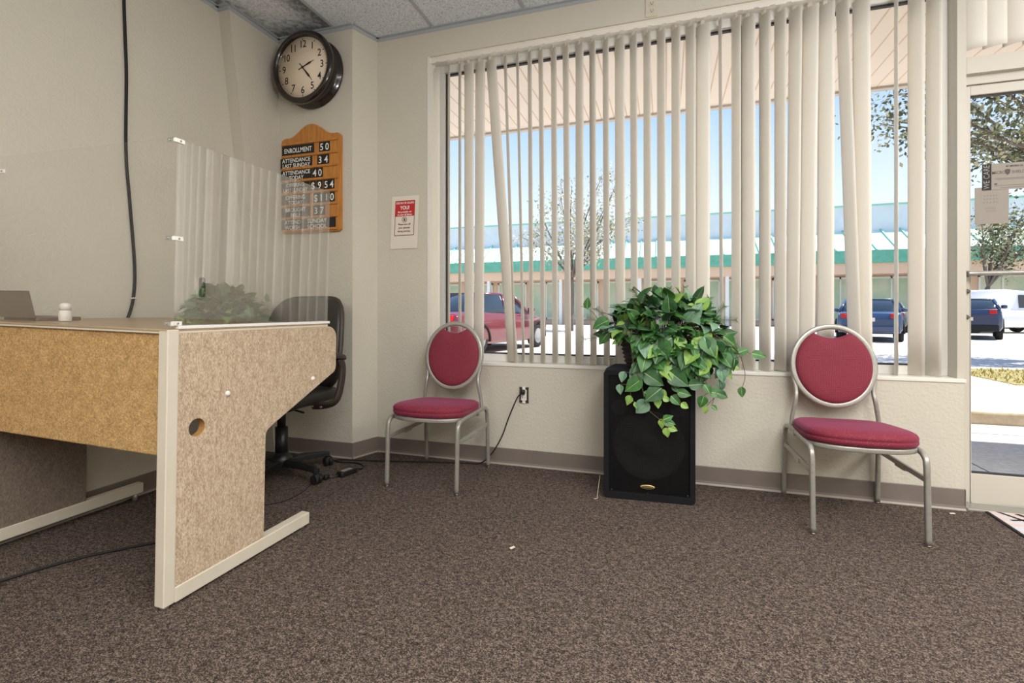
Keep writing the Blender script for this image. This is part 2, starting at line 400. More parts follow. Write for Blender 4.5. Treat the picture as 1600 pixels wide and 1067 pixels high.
# ------------------------------------------------------------------ room shell
ZC = 2.93
XL, XR, YB = -2.72, 4.6, -5.0
struct(MB().box((XL - .15, YB - .15, -.12), (XR + .15, 3.0, 0)).build('floor', 'carpet'), 'brown flecked loop carpet floor')
WALL_LAB = 'cream textured plaster wall'
struct(MB().box((XL - .15, YB, 0), (XL, 3.15, ZC + .1)).build('wall_left', 'wall'), 'cream plaster wall behind the desk')
struct(MB().box((XL - .15, YB - .15, 0), (XR + .15, YB, ZC + .1)).build('wall_back', 'wall'))
struct(MB().box((XR, YB, 0), (XR + .15, 3.15, ZC + .1)).build('wall_right', 'wall'))
# front wall in pieces around the openings: one mesh
fw = MB()
fw.box((XL, 3.0, 0), (-1.555, 3.17, ZC + .1))
fw.box((-1.555, 3.0, 0), (1.425, 3.17, .637))
fw.box((-1.555, 3.0, 2.735), (1.405, 3.17, ZC + .1))
fw.box((1.405, 3.0, 2.80), (2.60, 3.17, ZC + .1))
fw.box((2.60, 3.0, 0), (XR, 3.17, ZC + .1))
struct(fw.build('wall_front', 'wall'), 'cream plaster front wall around the big window')
# pillar in the corner and the leaning buttress beside it
pl = MB(); poly = [(XL, 2.8), (-2.015, 2.8), (-1.95, 3.0), (XL, 3.0)]
pl.prism(poly, 0, ZC + .05, lambda a, b, d: (a, b, d))
struct(pl.build('pillar', 'wall'), 'square plaster pillar carrying the clock')
bt = MB(); poly = [(2.765, 0), (2.8, 0), (2.8, ZC + .05), (2.38, ZC + .05)]
bt.prism(poly, XL, -2.63, lambda a, b, d: (d, a, b))
struct(bt.build('wall_buttress', 'wall'), 'leaning plaster buttress on the left wall')
# ceiling with its grid
ce = MB().box((XL - .15, YB - .15, ZC), (XR + .15, 3.17, ZC + .12))
struct(ce.build('ceiling', 'tile'), 'suspended ceiling of speckled acoustic tiles')
g = MB(); x = -2.155
while x < XR: g.box((x - .012, YB, ZC - .004), (x + .012, 3.0, ZC + .002)); x += .645
y = 1.60
while y > YB: g.box((XL, y - .012, ZC - .0045), (XR, y + .012, ZC + .001)); y -= 1.29
# wall angle: mitred L around the perimeter that shows
def angle(p, q, nx, ny):
    dx, dy = q[0] - p[0], q[1] - p[1]
    a = [(p[0], p[1]), (q[0], q[1]), (q[0] + nx * .022, q[1] + ny * .022), (p[0] + nx * .022, p[1] + ny * .022)]
    g.prism(a, ZC - .006, ZC + .001, lambda a_, b_, d: (a_, b_, d))
    b = [(p[0], p[1]), (q[0], q[1]), (q[0] + nx * .003, q[1] + ny * .003), (p[0] + nx * .003, p[1] + ny * .003)]
    g.prism(b, ZC - .028, ZC, lambda a_, b_, d: (a_, b_, d))
angle((XL, YB), (XL, 2.386), 1, 0); angle((XL, 2.384), (-2.63, 2.384), 0, -1); angle((-2.63, 2.384), (-2.63, 2.8), 1, 0)
angle((-2.63, 2.8), (-2.015, 2.8), 0, -1); angle((-2.013, 2.8), (-1.95, 3.0), .95, -.3); angle((-1.95, 3.0), (XR, 3.0), 0, -1)
struct(g.build('trim_1', 'grid'), 'grey metal ceiling grid')
# cove base
def cove(name, p, q, nx, ny, lab):
    L_ = math.hypot(q[0] - p[0], q[1] - p[1]); tx, ty = (q[0] - p[0]) / L_, (q[1] - p[1]) / L_
    prof = [(0, 0), (.014, 0), (.014, .003), (.008, .010), (.005, .022), (.005, .103), (.003, .106), (0, .106)]
    b = MB(); rings = [[(p0[0] + nx * d, p0[1] + ny * d, z) for d, z in prof] for p0 in (p, q)]
    b.loft(rings, 0, True, smooth=False)
    o = b.build(name, ['vinyl', 'vinyl_lip'])
    for f in o.data.polygons:
        if f.center.z < .012: f.material_index = 1
    return struct(o, lab)
cove('baseboard_left', (XL, YB), (XL, 2.77), 1, 0, 'grey brown vinyl cove base on the left wall')
cove('baseboard_pillar_front', (-2.64, 2.8), (-2.010, 2.8), 0, -1, 'grey brown vinyl cove base on the pillar front')
cove('baseboard_pillar_side', (-2.015, 2.796), (-1.95, 3.0), .951, -.309, 'grey brown vinyl cove base on the pillar side')
cove('baseboard_front', (-1.955, 3.0), (1.427, 3.0), 0, -1, 'grey brown vinyl cove base under the window')
cove('baseboard_end', (1.425, 2.995), (1.425, 3.09), 1, 0, 'vinyl cove base end beside the door')

# sill board
sl = MB().box((-1.555, 2.994, .637), (1.432, 3.17, .657))
struct(sl.build('trim_2', 'trim_white', bevel=.003), 'white painted window sill board')
# jamb lining
jb = MB().box((-1.555, 2.997, .657), (-1.540, 3.17, 2.735)).box((-1.540, 3.02, 2.717), (1.405, 3.17, 2.735))
struct(jb.build('trim_3', 'trim_white'), 'white lining of the window opening')

# window_1: frame, mullions and three panes
w1 = bpy.data.objects.new('window_1', None); col.objects.link(w1); struct(w1, 'large three light shop window with aluminium frame')
fr = MB(); Y0, Y1 = 3.105, 3.165
fr.box((-1.540, Y0, .657), (1.405, Y1, .705)); fr.box((-1.540, Y0, 2.665), (1.405, Y1, 2.717))
fr.box((-1.540, Y0, .705), (-1.478, Y1, 2.665)); fr.box((1.368, Y0, .705), (1.405, Y1, 2.665))
fr.build('window_frame', 'white_alu', w1, bevel=.003)
mu = [(-.545, -.520), (.408, .433)]
for a, b in mu: MB().box((a, Y0 + .005, .705), (b, Y1, 2.665)).build('mullion', 'gasket', w1)
edges = [(-1.478, -.545), (-.520, .408), (.433, 1.368)]
for a, b in edges:
    gk = MB()
    gk.box((a, 3.13, .705), (b, 3.15, .714)); gk.box((a, 3.13, 2.653), (b, 3.15, 2.665)); gk.box((a, 3.13, .714), (a + .009, 3.15, 2.653)); gk.box((b - .009, 3.13, .714), (b, 3.15, 2.653))
    MB().box((a + .002, 3.137, .707), (b - .002, 3.143, 2.663)).build('window_pane', 'glass', w1)
    gk.build('gasket', 'gasket', w1)

# vertical blind of the window
vb = thing('vertical_blind', 'large cream vertical blind with turned slats across the wide shop window', 'blind', (0, 3.06, 2.70))
hr = MB().box((-1.575, -.045, .002), (1.40, -.005, .032)).box((-1.575, -.048, .028), (1.40, -.040, .040), 0)
for k in range(36): hr.box((-1.53 + k * .0823 - .030, -.046, -.004), (-1.53 + k * .0823 + .028, -.041, .004), 0)
hr.build('headrail', ['slat'], vb, bevel=.002)
SL = [(-1.533,-1.533,169),(-1.425,-1.425,122),(-1.344,-1.344,125),(-1.276,-1.276,159),(-1.196,-1.201,158),(-1.098,-1.01,157),(-1.01,-.972,119),(-.928,-.904,116),(-.849,-.841,123),(-.774,-.765,124),(-.689,-.683,127),(-.61,-.601,127),(-.523,-.523,134),(-.441,-.437,124),(-.359,-.355,121),(-.273,-.271,137),(-.191,-.187,122),(-.111,-.109,122),(-.029,-.028,124),(.055,.055,124),(.137,.137,126),(.208,.205,150),(.3,.305,95),(.384,.384,117),(.449,.449,134),(.533,.533,122),(.611,.611,121),(.685,.675,124),(.76,.747,138),(.837,.834,138),(.92,.956,115),(1.002,1.008,135),(1.158,1.158,78),(1.245,1.245,118),(1.322,1.319,114)]
def slat_mesh(b, length, T, curve=.009, top=0.0, slant=0.0):
    ch = .0885; n = 6; rings = []
    nz = 8
    for i in range(nz + 1):
        z = top - .020 - (length - .020) * i / nz; ring = []
        for side in (0, 1):
            seq = range(n + 1) if side == 0 else range(n, -1, -1)
            for k in seq:
                s_ = -1 + 2 * k / n
                zz = z + (slant * s_ if i == nz else 0)
                ring.append((ch / 2 * s_, curve * (1 - s_ * s_) - curve * .5 + (.0006 if side else -.0006), zz))
        rings.append(ring)
    b.loft(rings, 0, True, T, True)
    b.box((-.011, -.001 + curve * .4, top - .024), (.011, .001 + curve * .4, top + .004), 0, T)
    return b
random.seed(3)
for xt, xb, al in SL:
    b = MB(); Lz = 2.040
    lean = math.atan2(xb - xt, 1.14)            # measured between z 1.0 and z ~2.15
    xtop = xt - (xb - xt) * .25
    T = Matrix.Rotation(-lean, 4, 'Y') @ Matrix.Rotation(math.radians(al), 4, 'Z')
    slat_mesh(b, Lz - random.uniform(-.004, .004), T)
    b.build('slat', 'slat', vb, loc=(xtop, -.002, 0))
# pull cord with its weight at the left end
cd = MB(); pts = [(-1.562, -.052, .0), (-1.560, -.055, -.5), (-1.559, -.056, -.93)]
cd.tube(pts, .0014, 6); cd.tube([(p[0] + .008, p[1], p[2]) for p in pts], .0014, 6)
cd.tube([(-1.559 + .012 * math.sin(a), -.057, -.945 + .013 * math.cos(a)) for a in [k * PI / 6 for k in range(12)]], .002, 6, closed=True)
cd.build('pull_cord', 'ivory_plastic', vb)

# jamb post between window and door, door_1, transom window_2
po = MB().box((1.405, 3.02, .657), (1.444, 3.17, ZC)).box((1.427, 3.06, 0), (1.463, 3.17, 2.30)).box((1.405, 3.06, 2.29), (1.463, 3.17, ZC))
struct(po.build('trim_4', 'alu', bevel=.002), 'cream aluminium post between window and door')
w2 = bpy.data.objects.new('window_2', None); col.objects.link(w2); struct(w2, 'transom light over the glass door')
tb = MB().box((1.463, 3.06, 2.205), (2.62, 3.165, 2.29)).box((1.463, 3.06, 2.72), (2.62, 3.165, 2.82)).box((2.57, 3.06, 2.29), (2.62, 3.165, 2.72))
tb.build('window_frame', 'alu', w2, bevel=.002)
MB().box((1.463, 3.137, 2.29), (2.57, 3.143, 2.72)).build('window_pane', 'glass', w2)
d1 = bpy.data.objects.new('door_1', None); col.objects.link(d1); struct(d1, 'glass shop door with aluminium frame and push bar')
MB().box((1.463, 3.09, 2.16), (2.62, 3.165, 2.205), 0).box((2.50, 3.09, 0), (2.62, 3.165, 2.205)).build('door_frame', 'alu', d1, bevel=.002)
lf = MB(); zt = 2.155
lf.box((1.466, 3.10, .012), (1.499, 3.145, zt)); lf.box((2.45, 3.10, .012), (2.497, 3.145, zt)); lf.box((1.499, 3.10, 2.108), (2.45, 3.145, zt)); lf.box((1.499, 3.10, .012), (2.45, 3.145, .160))
lf.build('door_leaf', 'alu', d1, bevel=.003)
dg_ = MB().box((1.499, 3.112, .160), (2.45, 3.136, .166)).box((1.499, 3.112, .166), (1.503, 3.136, 2.108)).box((1.499, 3.112, 2.103), (2.45, 3.136, 2.108))
dg_.build('gasket', 'gasket', d1)
MB().box((1.500, 3.121, .162), (2.448, 3.127, 2.106)).build('door_pane', 'glass', d1)
pb = MB(); pb.tube([(1.462, 3.045, 1.187), (1.50, 3.040, 1.187), (2.48, 3.040, 1.187)], .0125, 14)
pb.box((1.468, 3.04, 1.172), (1.490, 3.10, 1.202)); pb.box((2.455, 3.04, 1.172), (2.48, 3.10, 1.202))
pb.build('push_bar', 'champagne', d1, bevel=.002)
for z, dx in ((1.098, .0), (.965, -.002)):
    lk = MB(); lk.cyl((1.478 + dx, 3.10, z), (1.478 + dx, 3.088, z), .013, 18); lk.cyl((1.478 + dx, 3.088, z), (1.478 + dx, 3.082, z), .009, 14); lk.box((1.470 + dx, 3.072, z - .003), (1.487 + dx, 3.084, z + .003))
    lk.build('lock_cylinder', 'steel_box', d1)
MB().box((1.44, 3.0, -.004), (2.60, 3.2, .010)).build('threshold', 'champagne', d1, bevel=.003)

# blind over the transom
vt = thing('vertical_blind', 'short cream vertical blind closed over the transom above the door', 'blind', (0, 3.02, 2.80))
MB().box((1.45, -.020, -.034), (2.58, .020, -.002)).build('headrail', 'slat', vt, bevel=.002)
for k in range(14):
    b = MB(); slat_mesh(b, .455, Matrix.Rotation(math.radians(147 + 5 * math.sin(k * 2.3)), 4, 'Z'), top=-.034, slant=0)
    b.build('slat', 'slat', vt, loc=(1.478 + k * .0790, 0, 0))

# notices stuck to the door glass
nb = MB().box((0, 0, -.067), (.175, .0012, .067), 0)
nb.box((0, -.0006, -.067), (.038, 0, .067), 1)
nb.text('WE CARE', .036, Matrix.Translation((.019, -.0010, 0)) @ FRONT @ Matrix.Rotation(PI / 2, 4, 'Z'), 0, bold=.0, ext=.0002, xs=.80)
nb.text('BY MICRO CL', .0115, front_at(.132, -.0004, .049), 1, bold=.02, ext=.0002)
nb.text('MICRO', .022, front_at(.068, -.0004, .019), 2, bold=.01, ext=.0002, xs=.82)
nb.text('SHIELD', .022, front_at(.148, -.0004, .019), 3, ext=.0002, xs=.8)
sh = [(.093, .033), (.104, .036), (.115, .033), (.114, .016), (.104, .004), (.094, .016)]
nb.prism(sh, -.0006, 0, lambda a, b, d: (a, d, b), mi=2)
for zz, x0 in ((-.010, .05), (-.016, .06), (-.047, .05), (-.058, .075)): nb.box((x0, -.0004, zz - .0008), (.17, 0, zz + .0008), 3)
nb.box((.05, -.0004, -.042), (.062, 0, -.034), 2)
nt_ = nb.build('notice', ['paper_grey', 'ink', 'ink_soft', 'ink_soft']); nt_.location = (1.556, 3.1185, 1.685)
tag(nt_, 'printed notice with black WE CARE strip stuck on the door glass', 'notice')
nb = MB().box((0, 0, -.100), (.140, .0012, .088), 0)
for zz, hw in ((.044, .030), (.028, .032), (.010, .034), (-.020, .022), (-.034, .020)):
    for q in range(5): nb.box((.068 - hw + q * hw * .4, -.0003, zz - .004), (.068 - hw + q * hw * .4 + hw * .24, 0, zz + .004), 1)
nt2 = nb.build('notice', ['paper_grey', 'ink_faint']); nt2.location = (1.526, 3.1200, 1.545)
tag(nt2, 'faded blank looking grey paper on the door glass below the WE CARE notice', 'notice')

# ------------------------------------------------------------------ electrical
ou = thing('wall_outlet', 'ivory duplex outlet high on the wall above the blind', 'outlet', (-.078, 3.0, 2.80))
p_ = MB().prism(rrect(0, 0, .072, .116, .006), -.006, 0, lambda a, b, d: (a, d, b)); p_.build('cover_plate', 'ivory_plastic', ou, bevel=.0015)
for z in (-.0245, .0195):
    r_ = MB().prism(rrect(0, z, .034, .030, .010), -.0085, -.004, lambda a, b, d: (a, d, b))
    for dx in (-.007, .007): r_.box((dx - .0013, -.0092, z - .003), (dx + .0013, -.008, z + .007), 1)
    r_.cyl((0, -.0092, z - .008), (0, -.008, z - .008), .003, 8, 1)
    r_.build('receptacle', ['ivory_plastic', 'ink'], ou)
ou = thing('wall_outlet', 'coverless outlet in an open box low on the wall beside the red chair', 'outlet', (-.866, 3.0, .458))
b_ = MB()
b_.box((-.028, -.004, -.047), (.028, .0, .047), 1)
for a in ((-.030, -.050, .030, -.044), (-.030, .044, .030, .050), (-.030, -.050, -.025, .050), (.025, -.050, .030, .050)): b_.box((a[0], -.008, a[1]), (a[2], 0, a[3]), 0)
b_.build('box', ['steel_box', 'ink'], ou)
yk = MB().box((-.018, -.014, -.034), (.018, -.003, .034), 0).box((-.010, -.010, -.054), (.010, -.006, .054), 0)
for dx in (-.006, .007): yk.box((dx - .0013, -.0146, -.020), (dx + .0013, -.0135, -.010), 1)
yk.build('receptacle', ['white_plastic', 'ink'], ou, bevel=.001)
# power adapter: plug in that outlet, cord to floor, brick
pa = thing('power_adapter', 'black power adapter brick and cord running from the low outlet across the carpet', 'adapter', (-1.85, 2.55, 0))
def loc_(pts, o): return [Vector(p) - Vector(o) for p in pts]
OA = (-1.85, 2.55, 0)
pg = MB().pillow((0, 0, 0), (.014, .018, .016), .5, .5, 16, 10); pg.build('plug', 'black', pa, loc=Vector((-.868, 2.970, .480)) - Vector(OA))
pts = [(-.870, 2.955, .474), (-.893, 2.945, .452), (-.915, 2.93, .40), (-.95, 2.92, .31), (-.99, 2.915, .20), (-1.06, 2.92, .085), (-1.14, 2.93, .015), (-1.24, 2.925, .006), (-1.441, 2.886, .006), (-1.60, 2.845, .006), (-1.776, 2.80, .006), (-1.942, 2.768, .006), (-2.06, 2.745, .006), (-2.09, 2.715, .006), (-2.03, 2.70, .006), (-1.93, 2.715, .006), (-1.86, 2.69, .006), (-1.822, 2.635, .006), (-1.826, 2.60, .012)]
MB().tube(spline(loc_(pts, OA), 6), .0042, 8).build('cord', 'rubber', pa)
bk = MB().pillow((0, 0, 0), (.027, .062, .0155), .22, .22, 32, 12).box((-.016, -.040, .0150), (.016, .030, .0158), 1)
bk.build('brick', ['black', 'paper_grey'], pa, loc=Vector((-1.850, 2.520, .016)) - Vector(OA), rot=(0, 0, math.radians(-14)))
pts = [(-1.868, 2.458, .014), (-1.885, 2.435, .008), (-1.900, 2.42, .008)]
cc = MB().tube(spline(loc_(pts, OA), 5), .0030, 7); cc.pillow(Vector((-1.912, 2.407, .016)) - Vector(OA), (.013, .019, .015), .5, .5, 14, 8)
cc.build('connector', 'black', pa)
pts = [(-1.925, 2.392, .008), (-1.940, 2.34, .005), (-1.925, 2.27, .004), (-1.898, 2.179, .004), (-1.900, 2.06, .004), (-1.963, 1.985, .004), (-2.06, 1.93, .004), (-2.2, 1.90, .004)]
MB().tube(spline(loc_(pts, OA), 8), .0022, 6).build('thin_lead', 'rubber', pa)

cb = MB(); pts = [(-2.712, 1.815, ZC), (-2.712, 1.818, 2.63), (-2.711, 1.824, 2.42), (-2.712, 1.830, 2.23), (-2.712, 1.828, 1.84), (-2.711, 1.846, 1.58), (-2.710, 1.870, 1.25), (-2.711, 1.866, 1.08), (-2.708, 1.838, .97), (-2.706, 1.80, .915), (-2.706, 1.74, .88)]
wc = thing('wall_cable', 'black cable hanging down the cream wall behind the desk', 'cable', (-2.712, 1.8, ZC))
MB().tube(spline(loc_(pts, (-2.712, 1.8, ZC)), 8), .0075, 8).build('cable', 'rubber', wc)
cl = MB().tube([(-.008, .055, 1.062 - ZC), (.008, .058, 1.066 - ZC), (.009, .075, 1.066 - ZC), (-.008, .080, 1.062 - ZC)], .0035, 6)
cl.build('cable_clip', 'white_plastic', wc)
fc = [(-2.42, .95, .006), (-2.332, 1.135, .006), (-2.296, 1.23, .006), (-2.245, 1.334, .006), (-2.176, 1.424, .006), (-2.08, 1.53, .006), (-1.98, 1.66, .006), (-1.95, 1.85, .006), (-2.05, 2.02, .006)]
tag(MB().tube(spline(fc, 8), .0055, 8).build('floor_cable', 'rubber'), 'black cable lying on the carpet beneath the desk front', 'cable')

rc = thing('wall_remote', 'dark grey two button control in a white cradle on the left wall', 'remote control', (-2.72, 2.262, 1.142))
MB().prism(rrect(0, 0, .040, .128, .010), 0, .012, lambda a, b, d: (d, a, b)).build('cradle', 'white_plastic', rc, loc=(0, -.006, -.004), bevel=.002)
rb = MB(); rb.prism(rrect(0, 0, .036, .122, .016), .010, .022, lambda a, b, d: (d, a, b))
rb.prism([(-.008, .006), (.008, .006), (0, .030)], .022, .0226, lambda a, b, d: (d, a, b), mi=1)
rb.prism([(-.008, -.006), (.008, -.006), (0, -.030)], .022, .0226, lambda a, b, d: (d, a, b), mi=1)
rb.build('handset', ['grey_green', 'paper_grey'], rc, bevel=.002)

# ------------------------------------------------------------------ clock
CK = Vector((-2.322, 2.8, 2.632))
ck = thing('wall_clock', 'round dark brown wall clock with cream face on the pillar', 'clock', CK)
RX = Matrix.Rotation(PI / 2, 4, 'X')            # lathe axis +Z -> -Y
bd = MB().lathe([(0, 0), (.236, 0), (.240, .006), (.238, .018), (.215, .024), (.208, .040), (.206, .085), (.215, .092), (.236, .096), (.243, .106), (.244, .118), (.240, .130), (.230, .137), (.216, .138), (.208, .132), (.204, .124), (.203, .112), (0, .112)], 72, 0, RX)
bd.build('case', 'black_gloss', ck)
MB().lathe([(0, .113), (.2035, .113), (.2035, .1145), (0, .1145)], 64, 0, RX).build('clock_face', 'face', ck)
nm = MB(); FY = -.1150
for h in range(1, 13):
    a = math.radians(90 - 30 * h); r = .154
    nm.text(str(h), .068, front_at(r * math.cos(a), FY, r * math.sin(a)), 0, bold=.008, ext=.0003, xs=.92, spacing=.90)
for k in range(60):
    a = math.radians(6 * k); r = .188; big = k % 5 == 0
    w, l = (.0028, .006) if big else (.0012, .0016)
    nm.box((-w, -.0003, -l), (w, .0003, l), 0, Matrix.Translation((r * math.sin(a), FY, r * math.cos(a))) @ Matrix.Rotation(a, 4, 'Y'))
nm.build('numerals', 'ink', ck)
def hand(name, ang, L_, w, y):
    T = Matrix.Translation((0, y, 0)) @ Matrix.Rotation(math.radians(ang), 4, 'Y')
    h = MB(); o = [(-w * .45, -.035), (w * .45, -.035), (w * .35, 0), (w, L_ * .62), (w * .25, L_ * .8), (.0008, L_), (-.0008, L_), (-w * .25, L_ * .8), (-w, L_ * .62), (-w * .35, 0)]
    h.prism(o, -.0008, .0008, lambda a, b, d: (a, d, b), T=T); h.build(name, 'ink', ck)
hand('hour_hand', 69, .098, .0065, -.1180); hand('minute_hand', 141, .128, .0065, -.1205)
MB().cyl((0, -.1145, 0), (0, -.1225, 0), .007, 16).build('hand_hub', 'ink', ck)

# ------------------------------------------------------------------ register board with its cards
BX0, BX1 = -2.582, -2.092
rg = thing('register_board', 'honey oak register board with arched top on the pillar under the clock', 'board', (-2.337, 2.8, 1.54))
def outl():
    w = (BX1 - BX0) / 2; h = .665; pts = [(-w + .012, 0), (w - .012, 0), (w, .012), (w, h - .03)]
    for k in range(6):
        a = k / 5 * PI / 2; pts.append((w - .03 + .03 * math.cos(a), h - .03 + .03 * math.sin(a)))
    for k in range(1, 16):
        t = k / 16; x = (w - .035) * (1 - t); s_ = .5 - .5 * math.cos(PI * min(1, max(0, (t - .12) / .85)))
        pts.append((x, h + .082 * s_))
    half = pts[4:]
    pts.append((0, h + .082))
    pts += [(-x, z) for x, z in reversed(half)]
    pts += [(-w, h - .03), (-w, .012)]
    return pts
bo = MB().prism(outl(), -.022, 0, lambda a, b, d: (a, d, b))
bo.cyl((-.012, -.0235, .695), (.006, -.0235, .705), .002, 6, 1)
bo.build('back_panel', ['wood', 'gold'], rg, bevel=.003)
rail_z = [2.164 - .0866 * k - 1.54 for k in range(8)]
for k, z in enumerate(rail_z):
    MB().box((-.240, -.032, z - .009), (.225, -.022, z + .007)).build('rail', 'wood', rg, bevel=.0015)
def cx(c): return at(c / 4.85 + 420, 280, 2.775)[0]
BY = 2.7775
def card(c0, c1, row, text, name, lab, size, bold=.011, xs=.8, w=None, line=.92, mi_txt=True, lift=0.0, cat='card'):
    x0, x1 = cx(c0), cx(c1); zc = 1.54 + (rail_z[row] + rail_z[row + 1]) / 2 - .002
    b = MB().box((x0 + .0007, -.0018, -.0405), (x1 - .0007, 0, .0335), 0)
    if text: b.text(text, size, front_at((x0 + x1) / 2, -.0019, -.003), 1, bold=bold, ext=.0002, xs=xs, line=line)
    o = b.build(name, ['ink', 'white_ink']); o.location = (0, BY - lift, zc)
    # keep the object's origin at the card
    c = Vector(((x0 + x1) / 2, 0, 0)); o.data.transform(Matrix.Translation(-c)); o.location = o.location + c
    return tag(o, lab, cat, 'cards in the register board')
def label_card(c0, c1, row, text, size, xs, lift=0.0):
    t = text.replace('\n', ' ')
    card(c0, c1, row, text, 'title_card', 'black title card reading %s in white on the wooden board' % t, size, xs=xs, lift=lift)
label_card(100, 342, 0, 'ENROLLMENT', .046, .80)
label_card(88, 328, 1, 'ATTENDANCE\nLAST SUNDAY', .039, .93)
label_card(90, 326, 2, 'ATTENDANCE\nTODAY', .039, .92)
label_card(95, 308, 3, 'OFFERING\nLAST SUNDAY', .039, .82)
label_card(95, 310, 4, 'OFFERING\nTODAY', .039, .92)
label_card(95, 312, 5, 'BROUGHT\nBIBLE', .039, .92)
label_card(95, 268, 6, 'ATTEND\nWORSH', .039, .90)
label_card(270, 462, 6, 'SUNDAY\nSCHOOL', .041, .98)
card(463, 506, 6, '', 'blank_card', 'blank black card at the end of the SUNDAY SCHOOL row', .05)
rows = {0: ('ENROLLMENT', [('5', 380, 420), ('0', 420, 462)]), 1: ('ATTENDANCE LAST SUNDAY', [('3', 366, 410), ('4', 410, 457)]), 2: ('ATTENDANCE TODAY', [('4', 328, 366), ('0', 366, 408)]),
        3: ('OFFERING LAST SUNDAY', [('$', 312, 357), ('9', 360, 408), ('5', 412, 455), ('4', 455, 497)]), 4: ('OFFERING TODAY', [('$', 335, 376), ('1', 376, 418), ('1', 418, 458), ('0', 458, 499)]), 5: ('BROUGHT BIBLE', [('3', 335, 379), ('7', 379, 426)])}
for r, (nm_, ds) in rows.items():
    seen = 0
    for ch, a, b in ds:
        w_ = 'dollar sign' if ch == '$' else 'number ' + ch
        if ch == '1': seen += 1; w_ = ('first' if seen == 1 else 'second') + ' number 1'
        card(a, b, r, ch, 'number_card', 'black %s card beside the %s title on the board' % (w_, nm_), .066, xs=.92)

# ------------------------------------------------------------------ poster
ps = MB(); n = 8; W, Hh = .212, .366
rings = []
for i in range(n + 1):
    z = Hh / 2 - Hh * i / n; yy = -.0005 - .004 * (i / n) ** 2 - .002 * math.sin(i / n * PI)
    x_off = -.012 * i / n
    rings.append([(-W / 2 + x_off, yy, z), (W / 2 + x_off, yy - .001, z), (W / 2 + x_off, yy - .0004, z), (-W / 2 + x_off, yy + .0006, z)])
ps.loft(rings, 0, True, smooth=False)
def skew(x, z): return x - .012 * (Hh / 2 - z) / Hh
PY = -.0075
def pbox(x0, z0, x1, z1, mi, y=PY):
    vs = [(skew(x0, z0), y, z0), (skew(x1, z0), y, z0), (skew(x1, z1), y, z1), (skew(x0, z1), y, z1)]
    ps.add(vs + [(a, -.001, c) for a, b, c in vs], [(0, 1, 2, 3), (4, 7, 6, 5), (0, 4, 5, 1), (1, 5, 6, 2), (2, 6, 7, 3), (3, 7, 4, 0)], mi)
def ppanel(x0, z0, x1, z1, mi, lift):
    vs = []
    for k in range(5):
        z = z0 + (z1 - z0) * k / 4; i = (Hh / 2 - z) / Hh; yy = -.0015 - .004 * i ** 2 - .002 * math.sin(i * PI) - .0013 - lift
        vs += [(skew(x0, z), yy, z), (skew(x1, z), yy, z)]
    ps.add(vs, [(2 * k, 2 * k + 1, 2 * k + 3, 2 * k + 2) for k in range(4)], mi)
def ptext(t, size, z, mi, xs, bold=.015):
    i = (Hh / 2 - z) / Hh; yy = -.0015 - .004 * i ** 2 - .002 * math.sin(i * PI) - .0026
    ps.text(t, size, front_at(skew(.0, z), yy, z), mi, bold=bold, ext=.0002, xs=xs)
ppanel(-.077, -.092, .077, .151, 2, .0000); ppanel(-.073, -.088, .073, .042, 0, .0003); ppanel(-.075, .042, .075, .149, 1, .0003)
ptext('GOD MAY BE CALLING', .0185, .134, 3, .72); ptext('YOU!', .036, .1, 3, .82, .02); ptext('But probably not', .0185, .072, 3, .84); ptext('on your cell phone', .0185, .053, 3, .80)
ptext('Please turn off', .0185, -.014, 2, .88); ptext('your phones', .0185, -.038, 2, .95); ptext('during services.', .0185, -.062, 2, .88)
i = (Hh / 2 - .018) / Hh; yy = -.0015 - .004 * i ** 2 - .002 * math.sin(i * PI) - .0026
ps.tube([(skew(0, .018) + .018 * math.cos(a), yy, .018 + .018 * math.sin(a)) for a in [k * PI / 10 for k in range(20)]], .0013, 5, 2, closed=True)
ps.box((-.0012, -.0006, -.018), (.0012, .0006, .018), 2, Matrix.Translation((skew(0, .018), yy, .018)) @ Matrix.Rotation(-PI / 4, 4, 'Y'))
ps.box((-.0045, -.0005, -.010), (.0045, .0005, .010), 2, Matrix.Translation((skew(0, .018), yy + .0003, .018)) @ Matrix.Rotation(PI / 9, 4, 'Y'))
pst = ps.build('poster', ['paper', 'red_ink', 'dark_red_ink', 'white_ink'], loc=(-1.725, 3.0, 1.613), recalc=False)
tag(pst, 'small paper poster with a red block about cell phones on the wall', 'poster')

# ------------------------------------------------------------------ desk
TILT = math.radians(1.3)
DK = Vector((-1.583, 1.183, 0))
dk = thing('reception_desk', 'tan fabric panelled reception desk with cream metal trim against the left wall', 'desk', DK, (0, TILT, 0))
def end_poly():
    p = [(.040, .058), (.425, .058), (.425, .480)]
    for k in range(1, 5):
        a = k / 5 * PI / 3; p.append((.425 + .03 * (1 - math.cos(a)), .480 + .03 * math.sin(a) * 1.1))
    p += [(.462, .520), (.845, .692), (.858, .700), (.864, .712), (.866, .725), (.866, .855)]
    for k in range(7):
        a = k / 6 * PI / 2; p.append((.806 + .06 * math.cos(a), .862 + .06 * math.sin(a)))
    p += [(.040, .922)]
    return p
def end_panel(x0, x1, parent, mname, name, holes, button_side):
    b = MB().prism(end_poly(), x0, x1, lambda a, b_, d: (d, a, b_), holes=[circle(.114, .588, .031, 28)] if holes else [], mi=0, mi_hole=1)
    o = b.build(name, [mname, 'particle'], parent, bevel=.004)
    return o
ep = end_panel(-.034, -.004, dk, 'panel_fabric', 'end_panel', True, 1); ep['label'] = 'light heathered fabric end panel with a round cable hole'
